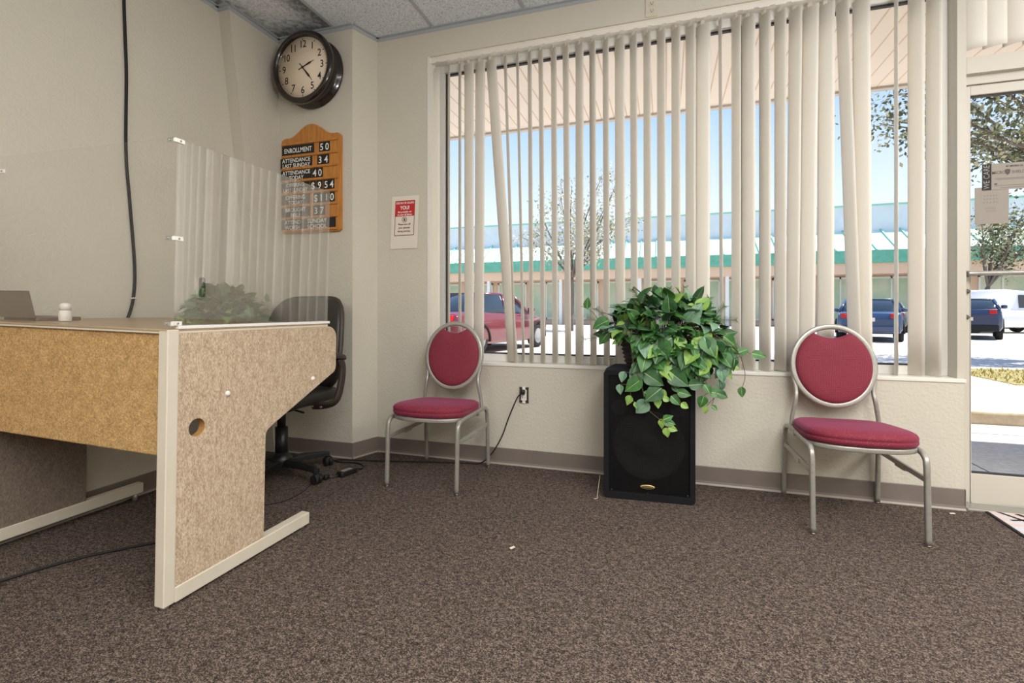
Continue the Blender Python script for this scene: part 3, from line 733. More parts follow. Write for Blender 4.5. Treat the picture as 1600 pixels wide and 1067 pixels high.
for yy, zz in ((.237, .688), (.700, .682)):
    bt_ = MB().lathe([(0, .0075), (.006, .007), (.0095, .004), (.0105, 0), (.0105, -.003), (0, -.003)], 20, 0, Matrix.Translation((-.004, yy, zz)) @ Matrix.Rotation(PI / 2, 4, 'Y'))
    bt_.build('button', 'white_plastic', ep)
MB().box((-.042, 0, .012), (0, .040, .935)).build('post', 'desk_trim', dk, bevel=.003)
MB().box((-.042, .040, .010), (.001, .690, .062)).build('foot_rail', 'desk_trim', dk, bevel=.003)
lp = end_panel(-1.100, -1.072, dk, 'left_fabric', 'end_panel', False, -1); lp['label'] = 'fabric end panel at the wall with shade painted into its colour'
MB().box((-1.107, 0, .012), (-1.066, .040, .935)).build('post', 'desk_trim', dk, bevel=.003)
MB().box((-1.107, .040, .010), (-1.066, .690, .062)).build('foot_rail', 'desk_trim', dk, bevel=.003)
for xx, dz in ((-.021, .0), (-1.086, .0245)):
    for yy in (.02, .66):
        MB().cyl((xx, yy, -dz + .0005), (xx, yy, .013), .014, 14).build('glide', 'champagne', dk)
MB().box((-1.066, .012, .510), (-.042, .034, .922)).build('front_panel', 'front_fabric', dk, bevel=.006)['label'] = 'tan carpet like front panel'
tp = MB().box((-1.107, .002, .922), (-.004, .800, .930), 1).box((-1.107, .000, .930), (-.004, .800, .937), 0)
tp.build('desktop', ['desk_top', 'desk_trim'], dk, bevel=.0015)
MB().box((-.046, .041, .937), (-.002, .812, .948)).build('end_strip', 'strip', dk, bevel=.0015)

# sneeze guard standing on it
sg = thing('sneeze_guard', 'clear acrylic sneeze guard screen standing on the reception desk', 'screen', DK, (0, TILT, 0))
SX = -.012
MB().box((SX - .004, .030, .948), (SX, .806, 1.578)).build('acrylic_sheet', 'acrylic_side', sg)
MB().box((-1.06, .022, .938), (SX - .008, .026, 1.578)).build('acrylic_sheet', 'acrylic', sg)
def bracket(T):
    b = MB().box((-.034, -.006, -.007), (-.004, -.003, .007), 0, T).box((-.004, -.006, -.007), (.003, .030, .007), 1, T)
    b.cyl(T @ Vector((.003, .014, 0)), T @ Vector((.006, .014, 0)), .0035, 10, 0)
    b.cyl(T @ Vector((-.022, -.006, 0)), T @ Vector((-.022, -.009, 0)), .0035, 10, 0)
    b.build('corner_bracket', ['chrome', 'white_plastic'], sg, bevel=.001)
for z in (.956, 1.242, 1.570): bracket(Matrix.Translation((SX, .026, z)))
b = MB().box((-.922, .016, 1.512), (-.892, .021, 1.528), 1).cyl((-.905, .016, 1.520), (-.905, .013, 1.520), .0035, 10, 0); b.build('corner_bracket', ['chrome', 'white_plastic'], sg, bevel=.001)
# laptop and bottle on the desktop
def on_desk(x, y, z=.937): return Matrix.Translation(DK) @ Matrix.Rotation(TILT, 4, 'Y') @ Vector((x - DK.x, y - DK.y, z))
lt = thing('laptop', 'taupe laptop with lid half open at the wall end of the desk', 'laptop', on_desk(-2.575, 1.30, .938), (0, TILT, 0))
MB().prism(rrect(0, .085, .215, .16, .008), 0, .014, lambda a, b_, d: (a, b_, d)).build('base', 'laptop', lt, bevel=.002)
b = MB(); T = Matrix.Translation((0, .002, .012)) @ Matrix.Rotation(math.radians(12), 4, 'X')
b.prism(rrect(0, .056, .215, .112, .004), 0, .007, lambda a, b_, d: (a, -d, b_), T=T); b.prism(rrect(0, .056, .195, .095, .003), -.0006, 0, lambda a, b_, d: (a, -d, b_), mi=1, T=T)
b.build('lid', ['laptop', 'screen'], lt, bevel=.0015)
bp_ = on_desk(-2.365, 1.345, .938)
bt2 = thing('bottle', 'small white bottle standing on the desk behind the screen', 'bottle', bp_, (0, TILT, 0))
MB().lathe([(0, 0), (.019, 0), (.021, .003), (.021, .036), (.018, .044), (.0165, .046), (0, .046)], 24).build('body', 'white_plastic', bt2)
MB().lathe([(0, .046), (.0185, .046), (.0185, .064), (.016, .071), (.009, .075), (0, .0755)], 24).build('cap', 'white_plastic', bt2)

# ------------------------------------------------------------------ banquet chairs
sqp = rrect(0, 0, .022, .022, .006, 2)
def banquet_chair(label, loc, rz):
    t = thing('banquet_chair', label, 'chair', loc, (0, 0, rz), 'burgundy round back banquet chairs')
    for s in (-1, 1):
        fl = spline([(s * .216, -.245, .010), (s * .216, -.238, .200), (s * .216, -.232, .335), (s * .216, -.216, .372), (s * .215, -.170, .388), (s * .214, .02, .392)], 6)
        MB().tube(fl, 0, prof=sqp, up=(s, 0, 0)).build('leg', 'champagne', t)
        rl = spline([(s * .218, .245, .010), (s * .217, .234, .200), (s * .216, .226, .335), (s * .215, .210, .374), (s * .214, .165, .390), (s * .214, .02, .392)], 6)
        MB().tube(rl, 0, prof=sqp, up=(s, 0, 0)).build('leg', 'champagne', t)
        st = MB().box((s * .216 - .007, -.230, .266), (s * .216 + .007, .230, .290)); st.box((s * .216 - .010, -.06, .260), (s * .216 + .010, .03, .284))
        st.build('stretcher', 'champagne', t, bevel=.003)
        for yy in (-.245, .245):
            MB().lathe([(0, 0), (.011, 0), (.013, .003), (.011, .007), (.007, .009), (.007, .016), (0, .016)], 14).build('glide', 'foot_glide', t, loc=(s * (.216 if yy < 0 else .218), yy, 0))
    # seat frame ring following the cushion outline
    def out(inset, n=48):
        pts = []
        for k in range(n):
            a = 2 * PI * k / n; c, s_ = math.cos(a), math.sin(a)
            e = .42
            x = math.copysign(abs(c) ** e, c); y = math.copysign(abs(s_) ** e, s_)
            w = .224 - .022 * (y + 1) / 2
            yy = y * .205
            if y < 0: yy -= .042 * (1 - (x) ** 2) * (-y)
            else: yy -= .012 * (x * x) * y
            pts.append((x * (w - inset), yy * (1 - inset / .22) - .018))
        return pts
    zf = lambda y: .384 - .022 * max(0, min(1, (y + .22) / .4))
    ring = out(.006)
    fr_ = MB().tube([(x, y, zf(y) + .008) for x, y in ring], 0, prof=rrect(0, 0, .022, .014, .004, 2), up=(0, 0, 1), closed=True); fr_.build('seat_frame', 'champagne', t)
    cb_ = MB().box((-.207, -.10, .364), (.207, -.075, .384)).box((-.207, .10, .354), (.207, .125, .374)); cb_.build('cross_bar', 'champagne', t, bevel=.003)
    cu = MB(); rings = []
    for ins, z in ((.014, .000), (.002, .006), (-.006, .022), (-.006, .036), (-.0025, .041), (-.006, .046), (-.005, .060), (.001, .072), (.013, .081), (.040, .087), (.090, .090), (.150, .091), (.200, .091)):
        rg_ = []
        for x, y in out(ins):
            dip = -.008 * math.exp(-((y - .06) / .12) ** 2) * (1 - (x / .21) ** 2) if z > .05 else 0
            rg_.append((x, y, zf(y) + .018 + z * .78 + dip))
        rings.append(rg_)
    cu.loft(rings, 0, True); cu.build('seat_cushion', 'burgundy_seat', t)
    # oval back: ring, pad with a hand hole on top, uprights
    lean = math.radians(9); bc = Vector((0, .195, .712))
    TB = Matrix.Translation(bc) @ Matrix.Rotation(-lean, 4, 'X')
    A, B = .186, .205
    MB().tube([TB @ Vector((A * math.cos(a), .0, B * math.sin(a))) for a in [2 * PI * k / 56 for k in range(56)]], 0, prof=rrect(0, 0, .022, .028, .007, 2), up=TB.to_3x3() @ Vector((0, 1, 0)), closed=True).build('back_frame', 'champagne', t)
    # pad outline: ellipse minus a lens at the top
    def pad_out(sc_):
        pts = []
        for k in range(64):
            a = 2 * PI * k / 64 + PI / 2
            x, z = (A - .009) * math.cos(a), (B - .009) * math.sin(a)
            if z > 0 and abs(x) < .088:
                z = min(z, B - .009 - .052 + .052 * (x / .088) ** 2 * .58)
            pts.append((x * sc_, (z + .01) * sc_ - .01))
        return pts
    pd = MB(); rings = []
    for sc_, y in ((.60, .016), (.90, .014), (.985, .008), (1.0, 0), (.992, -.010), (.965, -.017), (.90, -.023), (.78, -.027), (.6, -.030), (.4, -.031), (.2, -.032)):
        rings.append([TB @ Vector((x, y, z)) for x, z in pad_out(sc_)])
    pd.loft(rings, 0, True); pd.build('back_pad', 'burgundy', t)
    for s in (-1, 1):
        a = math.radians(-32)
        pts = [TB @ Vector((s * A * math.cos(math.radians(-8)), .004, B * math.sin(math.radians(-8)))), TB @ Vector((s * .184, .004, B * math.sin(math.radians(-22)))), TB @ Vector((s * .176, .003, -.130)), TB @ Vector((s * .180, 0, -.180)), Vector((s * .194, .172, .45)), Vector((s * .200, .168, .385))]
        MB().tube(spline(pts, 6), 0, prof=rrect(0, 0, .022, .018, .005, 2), up=(0, 1, 0)).build('upright', 'champagne', t)
    return t
banquet_chair('burgundy round back banquet chair standing between the desk and the low wall outlet', (-1.297, 2.667, 0), math.radians(0))
banquet_chair('burgundy round back banquet chair standing beside the glass door', (.838, 2.730, 0), math.radians(1.5))

# ------------------------------------------------------------------ office chair
OC = Vector((-2.205, 2.37, 0))
oc = thing('office_chair', 'black swivel office chair with padded back tucked behind the desk', 'chair', OC)
MB().cyl((0, 0, .10), (0, 0, .30), .036, 20).cyl((0, 0, .30), (0, 0, .42), .024, 20).lathe([(.050, .075), (.062, .085), (.062, .120), (.045, .135), (.036, .150)], 20, caps=True).build('gas_lift', 'black', oc)
for k in range(5):
    a = math.radians(-8 + 72 * k); c, s = math.cos(a), math.sin(a)
    lg = MB(); R_ = .29
    prof0 = [(.03, .034, .115), (.15, .026, .112), (R_ - .03, .021, .100), (R_ + .005, .020, .092)]
    rings = []
    for r, hw, z in prof0:
        rings.append([(r * c - y * s, r * s + y * c, zz) for y, zz in ((-hw, z - .045 + r * .05), (hw, z - .045 + r * .05), (hw * .9, z - .008), (hw * .5, z), (-hw * .5, z), (-hw * .9, z - .008))])
    lg.loft(rings, 0, True, smooth=False); o = lg.build('leg', 'black', oc, bevel=.003)
    cs = MB(); ctr = Vector((R_ * c, R_ * s, 0))
    ax = Vector((-s, c, 0)) if k % 2 == 0 else Vector((c, s, 0))
    off = Vector((c, s, 0)) * .0
    for sg_ in (-1, 1):
        p = ctr + off + ax * (.014 * sg_); cs.tube([p + ax * (-.009) + Vector((0, 0, .0275)), p + ax * .009 + Vector((0, 0, .0275))], .027, 18)
    cs.pillow(ctr + Vector((0, 0, .042)), (.022, .022, .020), .6, .8, 14, 8); cs.cyl(ctr + Vector((0, 0, .04)), ctr + Vector((0, 0, .085)), .006, 8)
    cs.build('caster', 'rubber', o)
MB().box((-.10, -.14, .415), (.10, .12, .445)).tube([(.06, -.02, .42), (.20, -.04, .405)], .006, 8).build('tilt_mechanism', 'black', oc, bevel=.008)
MB().pillow((0, .0, .485), (.262, .25, .050), .5, .35, 40, 14, warp=lambda x, y, z: (x, y, z - .02 * max(0, -y - .12) / .13)).build('seat', 'leather', oc)
bw = lambda x, y, z: (x * (1 - .10 * max(0, z) / .28), y + .10 * (x / .28) ** 2 * -.55 + .05 * (z / .28) + .02 * (z / .28) ** 2, z)
MB().pillow((0, .235, .800), (.292, .050, .285), .45, .42, 44, 22, warp=lambda x, y, z: bw(x, y, z)).build('backrest', 'leather', oc)
rm = MB(); sg2 = lambda x, e_: math.copysign(abs(x) ** e_, x); pts = []
for k in range(60):
    th = 2 * PI * k / 60; p = bw(.290 * sg2(math.cos(th), .42), .0, .283 * sg2(math.sin(th), .45)); pts.append((p[0], .235 + p[1], .800 + p[2]))
rm.tube(pts, .013, 8, closed=True); rm.build('back_rim', 'arm_brown', oc)
bz = MB()
for zz in (-.09, .06):
    pts = []
    for k in range(13):
        x = -.235 + .47 * k / 12; p = bw(x, -.050, zz); pts.append((p[0], .235 + p[1], .800 + p[2]))
    bz.tube(pts, .003, 6)
bz.build('back_seam', 'black', oc)
MB().tube([(0, .10, .435), (0, .22, .43), (0, .275, .50), (0, .285, .62)], 0, prof=rrect(0, 0, .012, .09, .004, 2), up=(0, 0, 1)).build('back_bracket', 'black', oc)
for s in (-1, 1):
    pts = spline([(s * .20, .03, .435), (s * .30, .04, .442), (s * .350, .055, .475), (s * .365, .075, .56), (s * .368, .085, .66), (s * .365, .060, .718)], 7)
    ar = MB().tube(pts, 0, prof=rrect(0, 0, .026, .048, .010, 3), up=(s, 0, 0)); o = ar.build('armrest', 'arm_brown', oc)
    MB().pillow((s * .362, -.02, .738), (.030, .135, .019), .55, .5, 28, 10, warp=lambda x, y, z: (x, y, z - .025 * (y / .135) ** 2)).build('arm_pad', 'arm_brown', o)
    for q in range(2): MB().cyl((s * (.225 + .06 * q), .005, .436), (s * (.225 + .06 * q), -.004, .436), .007, 10).build('bolt', 'chrome', o)

# ------------------------------------------------------------------ loudspeaker and plant
SP = Vector((-.085, 2.640, 0))
spk = thing('loudspeaker', 'black carpeted loudspeaker cabinet standing on the floor under the window', 'speaker', SP, (0, 0, math.radians(3.4)))
cb2 = MB(); w, d, h = .463, .33, .682
# shell with a recessed front
outer = rrect(0, h / 2, w, h, .022, 5); inner = rrect(0, h / 2 + .004, w - .052, h - .062, .006, 2)
cb2.prism(outer, .0, .030, lambda a, b_, dd: (a, dd, b_), holes=[inner])
back_o = [(x * .86, z) for x, z in outer]
cb2.loft([[(x, .030, z) for x, z in outer], [(x, d * .45, z) for x, z in outer], [(x, d, z) for x, z in back_o]], 0, True, smooth=False)
cb2.build('cabinet', 'speaker', spk, bevel=.006)
gr = MB().box((-(w - .054) / 2, .010, .036), ((w - .054) / 2, .013, h - .030), 0)
def grille():
    m = bpy.data.materials.new('perforated_grille'); m.use_nodes = True; nt = m.node_tree; L = nt.links.new; b = nt.nodes['Principled BSDF']
    b.inputs['Base Color'].default_value = srgb(16, 16, 18); b.inputs['Roughness'].default_value = .45; b.inputs['Metallic'].default_value = .3
    out_ = nt.nodes['Material Output']; tr = nt.nodes.new('ShaderNodeBsdfTransparent'); mx = nt.nodes.new('ShaderNodeMixShader')
    tc = nt.nodes.new('ShaderNodeTexCoord'); v = nt.nodes.new('ShaderNodeTexVoronoi'); v.inputs['Scale'].default_value = 170; v.inputs['Randomness'].default_value = 0
    mp = nt.nodes.new('ShaderNodeMapping'); mp.inputs['Scale'].default_value = (1, 0, 1)
    lt_ = nt.nodes.new('ShaderNodeMath'); lt_.operation = 'LESS_THAN'; lt_.inputs[1].default_value = .40
    L(tc.outputs['Object'], mp.inputs[0]); L(mp.outputs[0], v.inputs['Vector']); L(v.outputs['Distance'], lt_.inputs[0]); L(lt_.outputs[0], mx.inputs['Fac']); L(b.outputs[0], mx.inputs[1]); L(tr.outputs[0], mx.inputs[2]); L(mx.outputs[0], out_.inputs['Surface'])
    return m
gr.build('grille', grille(), spk)
RY = lambda x, z: Matrix.Translation((x, .030, z)) @ Matrix.Rotation(PI / 2, 4, 'X')
MB().lathe([(.185, .0), (.185, .008), (.172, .010), (.165, .004), (.155, .008), (.150, .0), (.060, -.03 + .032), (.055, .004), (.04, .010), (.0, .013)], 48, 0, RY(.0, .285)).build('woofer', ['cone'], spk)
for x in (-.150, .150): MB().lathe([(.042, 0), (.042, .006), (.034, .007), (.022, .003), (.012, .006), (0, .008)], 28, 0, RY(x, .480)).build('port', ['cone_dark'], spk)
bd2 = MB().lathe([(0, .004), (.030, .004), (.036, .003), (.038, 0)], 32, 0, Matrix.Translation((-.005, .010, .072)) @ Matrix.Rotation(PI / 2, 4, 'X') @ Matrix.Diagonal((1, .30, 1, 1)))
bd2.lathe([(0, .0048), (.028, .0048), (.029, .003)], 32, 1, Matrix.Translation((-.005, .010, .072)) @ Matrix.Rotation(PI / 2, 4, 'X') @ Matrix.Diagonal((1, .24, 1, 1)))
for k in range(6): bd2.box((-.026 + k * .0075, .0046, .0700), (-.021 + k * .0075, .0054, .0745), 0)
bd2.build('badge', ['gold', 'ink'], spk)
for x, z in ((-.190, .045), (-.005, .040), (.195, .045)): MB().cyl((x, .0095, z), (x, .006, z), .0035, 8).build('screw', 'chrome', spk)
for x in (-.19, .19):
    for y in (.05, .25): MB().cyl((x, y, -.0005), (x, y, .006), .018, 12).build('foot', 'rubber', spk)
# remove float: cabinet sits on small feet (outline starts 0.004 up)
tag(MB().tube(spline([(-.345, 2.70, .09), (-.348, 2.665, .045), (-.350, 2.63, .008), (-.345, 2.60, .003), (-.362, 2.585, .003)], 6), .0016, 6).build('speaker_wire', 'ivory_plastic'), 'thin pale wire end hanging beside the loudspeaker foot', 'wire')

PT = Vector((-.02, 2.800, .686))
pt = thing('potted_plant', 'leafy artificial trailing plant in a dark basket on the loudspeaker', 'plant', PT)
pot = MB()
TP = Matrix.Diagonal((1.42, 1, 1, 1))
pot.lathe([(0, 0), (.128, 0), (.133, .006), (.140, .05), (.152, .12), (.160, .152), (.165, .158), (.163, .166), (.154, .164), (.150, .150), (0, .140)], 40, 0, TP)
for k in range(7):
    z = .010 + k * .022; r = .134 + .026 * (z / .15)
    pot.tube([TP @ Vector((r * math.cos(a), r * math.sin(a), z)) for a in [2 * PI * q / 40 for q in range(40)]], .0045, 6, closed=True)
pot.build('basket', 'wicker', pt)
LEAFW = [(0, .0), (.05, .42), (.14, .78), (.27, .97), (.40, 1.0), (.55, .86), (.70, .62), (.84, .34), (.94, .12), (1.0, 0.0)]
def leaf(b, base, d, up, L_, W, mi, curl=.25, fold=.25, twist=0.0):
    d = Vector(d).normalized(); up = Vector(up); n = (up - d * up.dot(d))
    n = n.normalized() if n.length > 1e-4 else d.orthogonal().normalized()
    if twist: n = Matrix.Rotation(twist, 3, d) @ n
    s = d.cross(n); vs = []; o = len(b.v)
    for i, (t, w) in enumerate(LEAFW):
        ang = curl * t * t
        c = Vector(base) + d * (L_ * t * math.cos(ang * .6)) - n * (L_ * ang * t * .45)
        ww = W * .5 * w; wv = .07 * W * math.sin(t * 10 + L_ * 300); rb = min(ww * .9, .0016 * (1.15 - t))
        vs += [c + s * ww + n * (fold * ww + wv * .5), c + s * ww * .5 + n * (fold * ww * .62), c + s * rb, c - s * rb, c - s * ww * .5 + n * (fold * ww * .62), c - s * ww + n * (fold * ww - wv * .5)]
    fs = []; fv = []
    for i in range(len(LEAFW) - 1):
        for k in range(5): (fv if k == 2 else fs).append((i * 6 + k, i * 6 + k + 1, i * 6 + 6 + k + 1, i * 6 + 6 + k))
    b.add(vs, fs, mi, None, True)
    o2 = o
    for q in fv: b.f.append([o2 + x for x in q]); b.m.append(5); b.s.append(True)
LM = ['leaf_d', 'leaf_m', 'leaf_l', 'leaf_t', 'stem', 'vein']
def pick(): return random.choices((0, 1, 2, 3), (4, 5, 1.5, 2))[0]
random.seed(21)
fo = MB(); stm = MB(); O3 = PT
# bushy dome above and around the basket
def cam_side(p): return Vector((0, 0, EYE)) - p
cnt = 0
while cnt < 420:
    th = random.uniform(0, 2 * PI); ph = math.asin(random.uniform(-.25, 1)); rr = random.uniform(.60, 1.0)
    ex, ey, ez = .315, .20, .245
    p = Vector((ex * rr * math.cos(ph) * math.cos(th), ey * rr * math.cos(ph) * math.sin(th) - .02, .150 + ez * rr * math.sin(ph)))
    if p.y + PT.y > 2.985: continue
    if p.z < .10 and p.y > -.1 and abs(p.x) < .2: continue
    # lower left corner of the dome stays open so the basket shows
    if p.x < -.15 and p.z < .15: continue
    outw = Vector((p.x / ex, p.y / ey, (p.z - .13) / ez)).normalized()
    dirv = (outw + Vector((random.uniform(-.7, .7), random.uniform(-.7, .7), random.uniform(-.9, .3)))).normalized()
    upv = (outw * .9 + Vector((0, -.3, .6)) + Vector((random.uniform(-.4, .4),) * 3)).normalized()
    L_ = random.choice((random.uniform(.045, .07), random.uniform(.075, .12)))
    if (p + dirv * L_).y + PT.y > 3.0: continue
    leaf(fo, p, dirv, upv, L_, L_ * random.uniform(.62, .82), pick(), random.uniform(.1, .7), random.uniform(.1, .4)); cnt += 1
    if random.random() < .3: stm.tube([Vector((p.x * .5, p.y * .5, .15)), (p * .75 + Vector((0, 0, .05))), p], .0016, 5)
# leaves hanging over the basket front and its right side
for k in range(85):
    x = random.uniform(-.12, .33); z = random.uniform(.01, .20); yb = -(.175 + .03 * random.random()) if abs(x) < .22 else random.uniform(-.16, .08)
    dirv = Vector((random.uniform(-.8, .8), -.15 + random.uniform(-.2, .1), -random.uniform(.2, 1))).normalized(); L_ = random.uniform(.065, .118)
    leaf(fo, (x, yb, z), dirv, (random.uniform(-.4, .4), -1, .5), L_, L_ * random.uniform(.66, .84), pick(), random.uniform(.1, .5), random.uniform(.1, .35))
fo.build('foliage', LM, pt, recalc=False)
stm.build('stems', 'stem', pt)
# trailing vines: (points in the place, leaf list)
def vine(pts, leaves):
    b = MB(); P = [Vector(p) - PT for p in pts]; sp_ = spline(P, 6); b.tube(sp_, [.0024 - .0012 * i / len(sp_) for i in range(len(sp_))], 6, 4)
    for (u, v, y, du, dv, L_, mi) in leaves:
        base = at(u, v, y) - PT; tip = at(u + du, v + dv, y) - PT; d = (tip - base).normalized()
        q = min(sp_, key=lambda s_: (s_ - base).length)
        if (q - base).length > .004: b.tube([q, (q + base) / 2 + Vector((0, -.004, .003)), base], .0013, 5, 4)
        L_ *= 1.22; leaf(b, base, d + Vector((0, random.uniform(-.25, .1), 0)), (random.uniform(-.3, .3), -1, .35), L_, L_ * random.uniform(.66, .8), mi, random.uniform(.1, .4), random.uniform(.12, .3))
    b.build('vine', LM, pt, recalc=False)
F = 2.595
A_ = lambda u, v, y=F: at(u, v, y)
vine([A_(985, 545, 2.64), A_(992, 575, 2.60), A_(1003, 604), A_(1007, 626), A_(1013, 640), A_(1030, 655), A_(1040, 668)],
     [(1003, 592, F, -34, 24, .092, 1), (1006, 612, F, 14, 10, .052, 1), (1012, 626, F, -24, 26, .078, 3), (1036, 656, F, 20, -8, .046, 1), (1036, 658, F, 24, 6, .054, 1), (1034, 654, F, 0, 20, .044, 2), (1044, 668, F, 22, 6, .040, 2), (1040, 668, F, 4, 18, .042, 2)])
vine([A_(1000, 545, 2.64), A_(990, 580, 2.60), A_(985, 612), A_(990, 628)], [(986, 618, F, -10, 22, .046, 2), (992, 628, F, 4, 12, .030, 2), (975, 580, 2.6, -8, 36, .05, 3), (968, 600, F, 2, 20, .046, 3)])
vine([A_(1020, 545, 2.64), A_(1022, 575, 2.6), A_(1026, 600), A_(1028, 625)], [(1006, 582, 2.59, 32, 20, .098, 0), (1034, 606, 2.59, -24, 18, .092, 0), (1030, 610, F, 12, 12, .045, 2), (1027, 622, F, 2, 18, .044, 2), (1035, 622, F, 14, 4, .036, 2)])
vine([A_(1045, 545, 2.64), A_(1052, 580, 2.6), A_(1058, 612), A_(1064, 630)], [(1045, 580, 2.59, 30, 22, .100, 0), (1048, 618, F, 14, 14, .056, 1), (1058, 612, F, 24, 6, .058, 1), (1064, 630, F, 12, 8, .036, 2), (1075, 602, F, 28, -2, .072, 0), (1050, 600, F, 16, 16, .05, 0)])
vine([A_(1080, 540, 2.66), A_(1094, 570, 2.62), A_(1100, 590, 2.60), A_(1108, 606, 2.60), A_(1116, 622, 2.6)], [(1100, 600, 2.6, 10, 14, .052, 1), (1108, 612, 2.6, 22, 4, .064, 1), (1120, 614, 2.6, 20, 8, .05, 0), (1100, 618, 2.6, -6, 20, .058, 1), (1104, 634, 2.6, -4, 14, .036, 2), (1112, 634, 2.6, 8, 6, .028, 1), (1100, 560, 2.6, 4, 26, .066, 2)])
vine([A_(1095, 510, 2.70), A_(1125, 528, 2.66), A_(1150, 545, 2.64), A_(1161, 570, 2.63), A_(1164, 590, 2.63), A_(1157, 612, 2.63)], [(1158, 604, 2.63, 2, 20, .046, 1), (1130, 525, 2.66, 18, 14, .07, 1), (1118, 530, 2.66, 6, 34, .09, 0), (1152, 552, 2.64, 10, -4, .05, 1), (1148, 560, 2.64, -2, 18, .04, 0)])
vine([A_(1095, 515, 2.70), A_(1130, 535, 2.68), A_(1158, 546, 2.66), A_(1174, 553, 2.66)], [(1174, 552, 2.66, 18, 4, .058, 1), (1140, 540, 2.67, 14, 14, .05, 1)])
vine([A_(1120, 540, 2.68), A_(1127, 560, 2.66), A_(1124, 590, 2.65), A_(1126, 608, 2.65)], [(1128, 552, 2.66, -2, 26, .074, 3), (1126, 575, 2.65, 4, 24, .064, 3), (1127, 594, 2.65, -2, 18, .05, 3)])
vine([A_(948, 520, 2.74), A_(935, 500, 2.76), A_(924, 486, 2.78), A_(908, 478, 2.80)], [(917, 482, 2.79, 2, -16, .056, 1), (952, 500, 2.72, -22, 10, .09, 1), (950, 520, 2.70, -14, 18, .07, 1)])
# ferny sprigs
def sprig(u0, v0, u1, v1, y, n=16, L_=.03):
    b = MB(); p0 = at(u0, v0, y) - PT; p1 = at(u1, v1, y + random.uniform(-.04, .04)) - PT; mid = (p0 + p1) / 2 + Vector((0, 0, .008))
    sp_ = spline([p0, mid, p1], n); b.tube(sp_, .0010, 5, 1); ax = (p1 - p0).normalized()
    for i, p in enumerate(sp_):
        for s_ in (-1, 1):
            side = ax.cross(Vector((random.uniform(-.6, .6), -1, random.uniform(-.6, .6)))).normalized() * s_
            e = p + (ax * .6 + side * .8).normalized() * L_ * random.uniform(.5, 1); wv = ax * .0011
            b.add([p - wv, p + wv, e + wv * .4, e - wv * .4], [(0, 1, 2, 3)], 0)
    b.build('fern_sprig', ['needle', 'stem'], pt, recalc=False)
for a in ((955, 515, 918, 496, 2.76), (950, 505, 932, 482, 2.78), (958, 528, 912, 530, 2.76), (1052, 480, 1046, 450, 2.80), (1062, 480, 1070, 448, 2.80), (1095, 490, 1108, 465, 2.80), (1110, 505, 1150, 500, 2.78), (1115, 498, 1132, 478, 2.80), (1010, 500, 1020, 520, 2.60), (975, 515, 990, 530, 2.60), (1000, 470, 988, 452, 2.76)): sprig(*a)

# ------------------------------------------------------------------ door mat and scraps
mt = thing('door_mat', 'printed door mat with dark border on the carpet before the glass door', 'mat', (1.49, 2.30, .0), (0, 0, math.radians(-1.5)))
MB().box((0, 0, 0), (.92, .77, .006), 0).build('border', 'rubber', mt, bevel=.002)
pr = MB().box((.012, .012, .006), (.908, .758, .0085), 0)
def stroke(pts, w, mi):
    for (a, b_), (c, d_) in zip(pts, pts[1:]):
        dx, dy = c - a, d_ - b_; l = math.hypot(dx, dy); nx, ny = -dy / l * w, dx / l * w
        pr.prism([(a - nx, b_ - ny), (c - nx, d_ - ny), (c + nx, d_ + ny), (a + nx, b_ + ny)], .0085, .0088, lambda p, q, d: (p, q, d), mi=mi)
stroke([(.03, .74), (.10, .62), (.16, .50)], .010, 1); stroke([(.05, .60), (.12, .625), (.19, .60)], .008, 1); stroke([(.12, .70), (.20, .56), (.30, .40)], .012, 1); stroke([(.25, .72), (.33, .60), (.50, .56)], .02, 1); stroke([(.06, .42), (.2, .36), (.36, .2)], .014, 1)
pr.build('printed_face', ['mat_print', 'ink'], mt)
def scrap(x, y, rz, lab):
    b = MB().prism([(-.014, -.006), (.012, -.008), (.016, .004), (-.008, .007)], .0005, .002, lambda a, b_, d: (a, b_, d)); o = b.build('paper_scrap', 'paper', loc=(x, y, 0), rot=(0, 0, rz)); tag(o, lab, 'scrap', 'paper scraps on the carpet')
scrap(1.345, 2.935, .4, 'tiny white paper scrap on the carpet beside the baseboard end and the door')
scrap(-.617, 1.951, 1.2, 'tiny white paper scrap alone on the open carpet before the loudspeaker')

# ------------------------------------------------------------------ outdoors
GZ = -.012
def ground(name, lo, hi, m, lab): return struct(MB().box(lo, hi).build(name, m), lab)
wk = MB().box((-14, 3.17, -.2), (14, 5.36, GZ + .004))
sw = wk.build('sidewalk', 'concrete'); struct(sw, 'concrete sidewalk under the canopy')
jn = MB()
for x in [-6 + 1.5 * k for k in range(9)]: jn.box((x + .42, 3.3, GZ + .0035), (x + .43, 5.30, GZ + .0045))
jn.box((-14, 4.95, GZ + .0035), (14, 4.96, GZ + .0045))
struct(jn.build('sidewalk_joint_lines', 'gasket'), 'dark joint lines of the sidewalk')
ground('road', (-60, 5.36, -.25), (60, 70, GZ), 'lot', 'sunlit pale parking lot')
isl = MB().box((2.4, 5.36, -.1), (16, 9.6, .105), 0)
struct(isl.build('curb_island', 'curb', bevel=.02), 'raised pale concrete curb island outside the door')
gs = MB().box((4.0, 7.35, .10), (15.6, 9.2, .112), 2)
random.seed(5)
for k in range(5200):
    x, y = random.uniform(4.0, 15.6), random.uniform(7.3, 9.25); h = random.uniform(.02, .07); a = random.uniform(0, PI); w = .008
    dx, dy = math.cos(a) * w, math.sin(a) * w; lx, ly = random.uniform(-.04, .04), random.uniform(-.04, .04)
    gs.add([(x - dx, y - dy, .11), (x + dx, y + dy, .11), (x + lx, y + ly, .11 + h)], [(0, 1, 2)], random.choice((0, 0, 1)))
go = gs.build('grass', ['grass_a', 'grass_b', 'soil'], recalc=False); tag(go, 'strip of dry yellow green grass on the curb island', 'grass', kind='stuff')
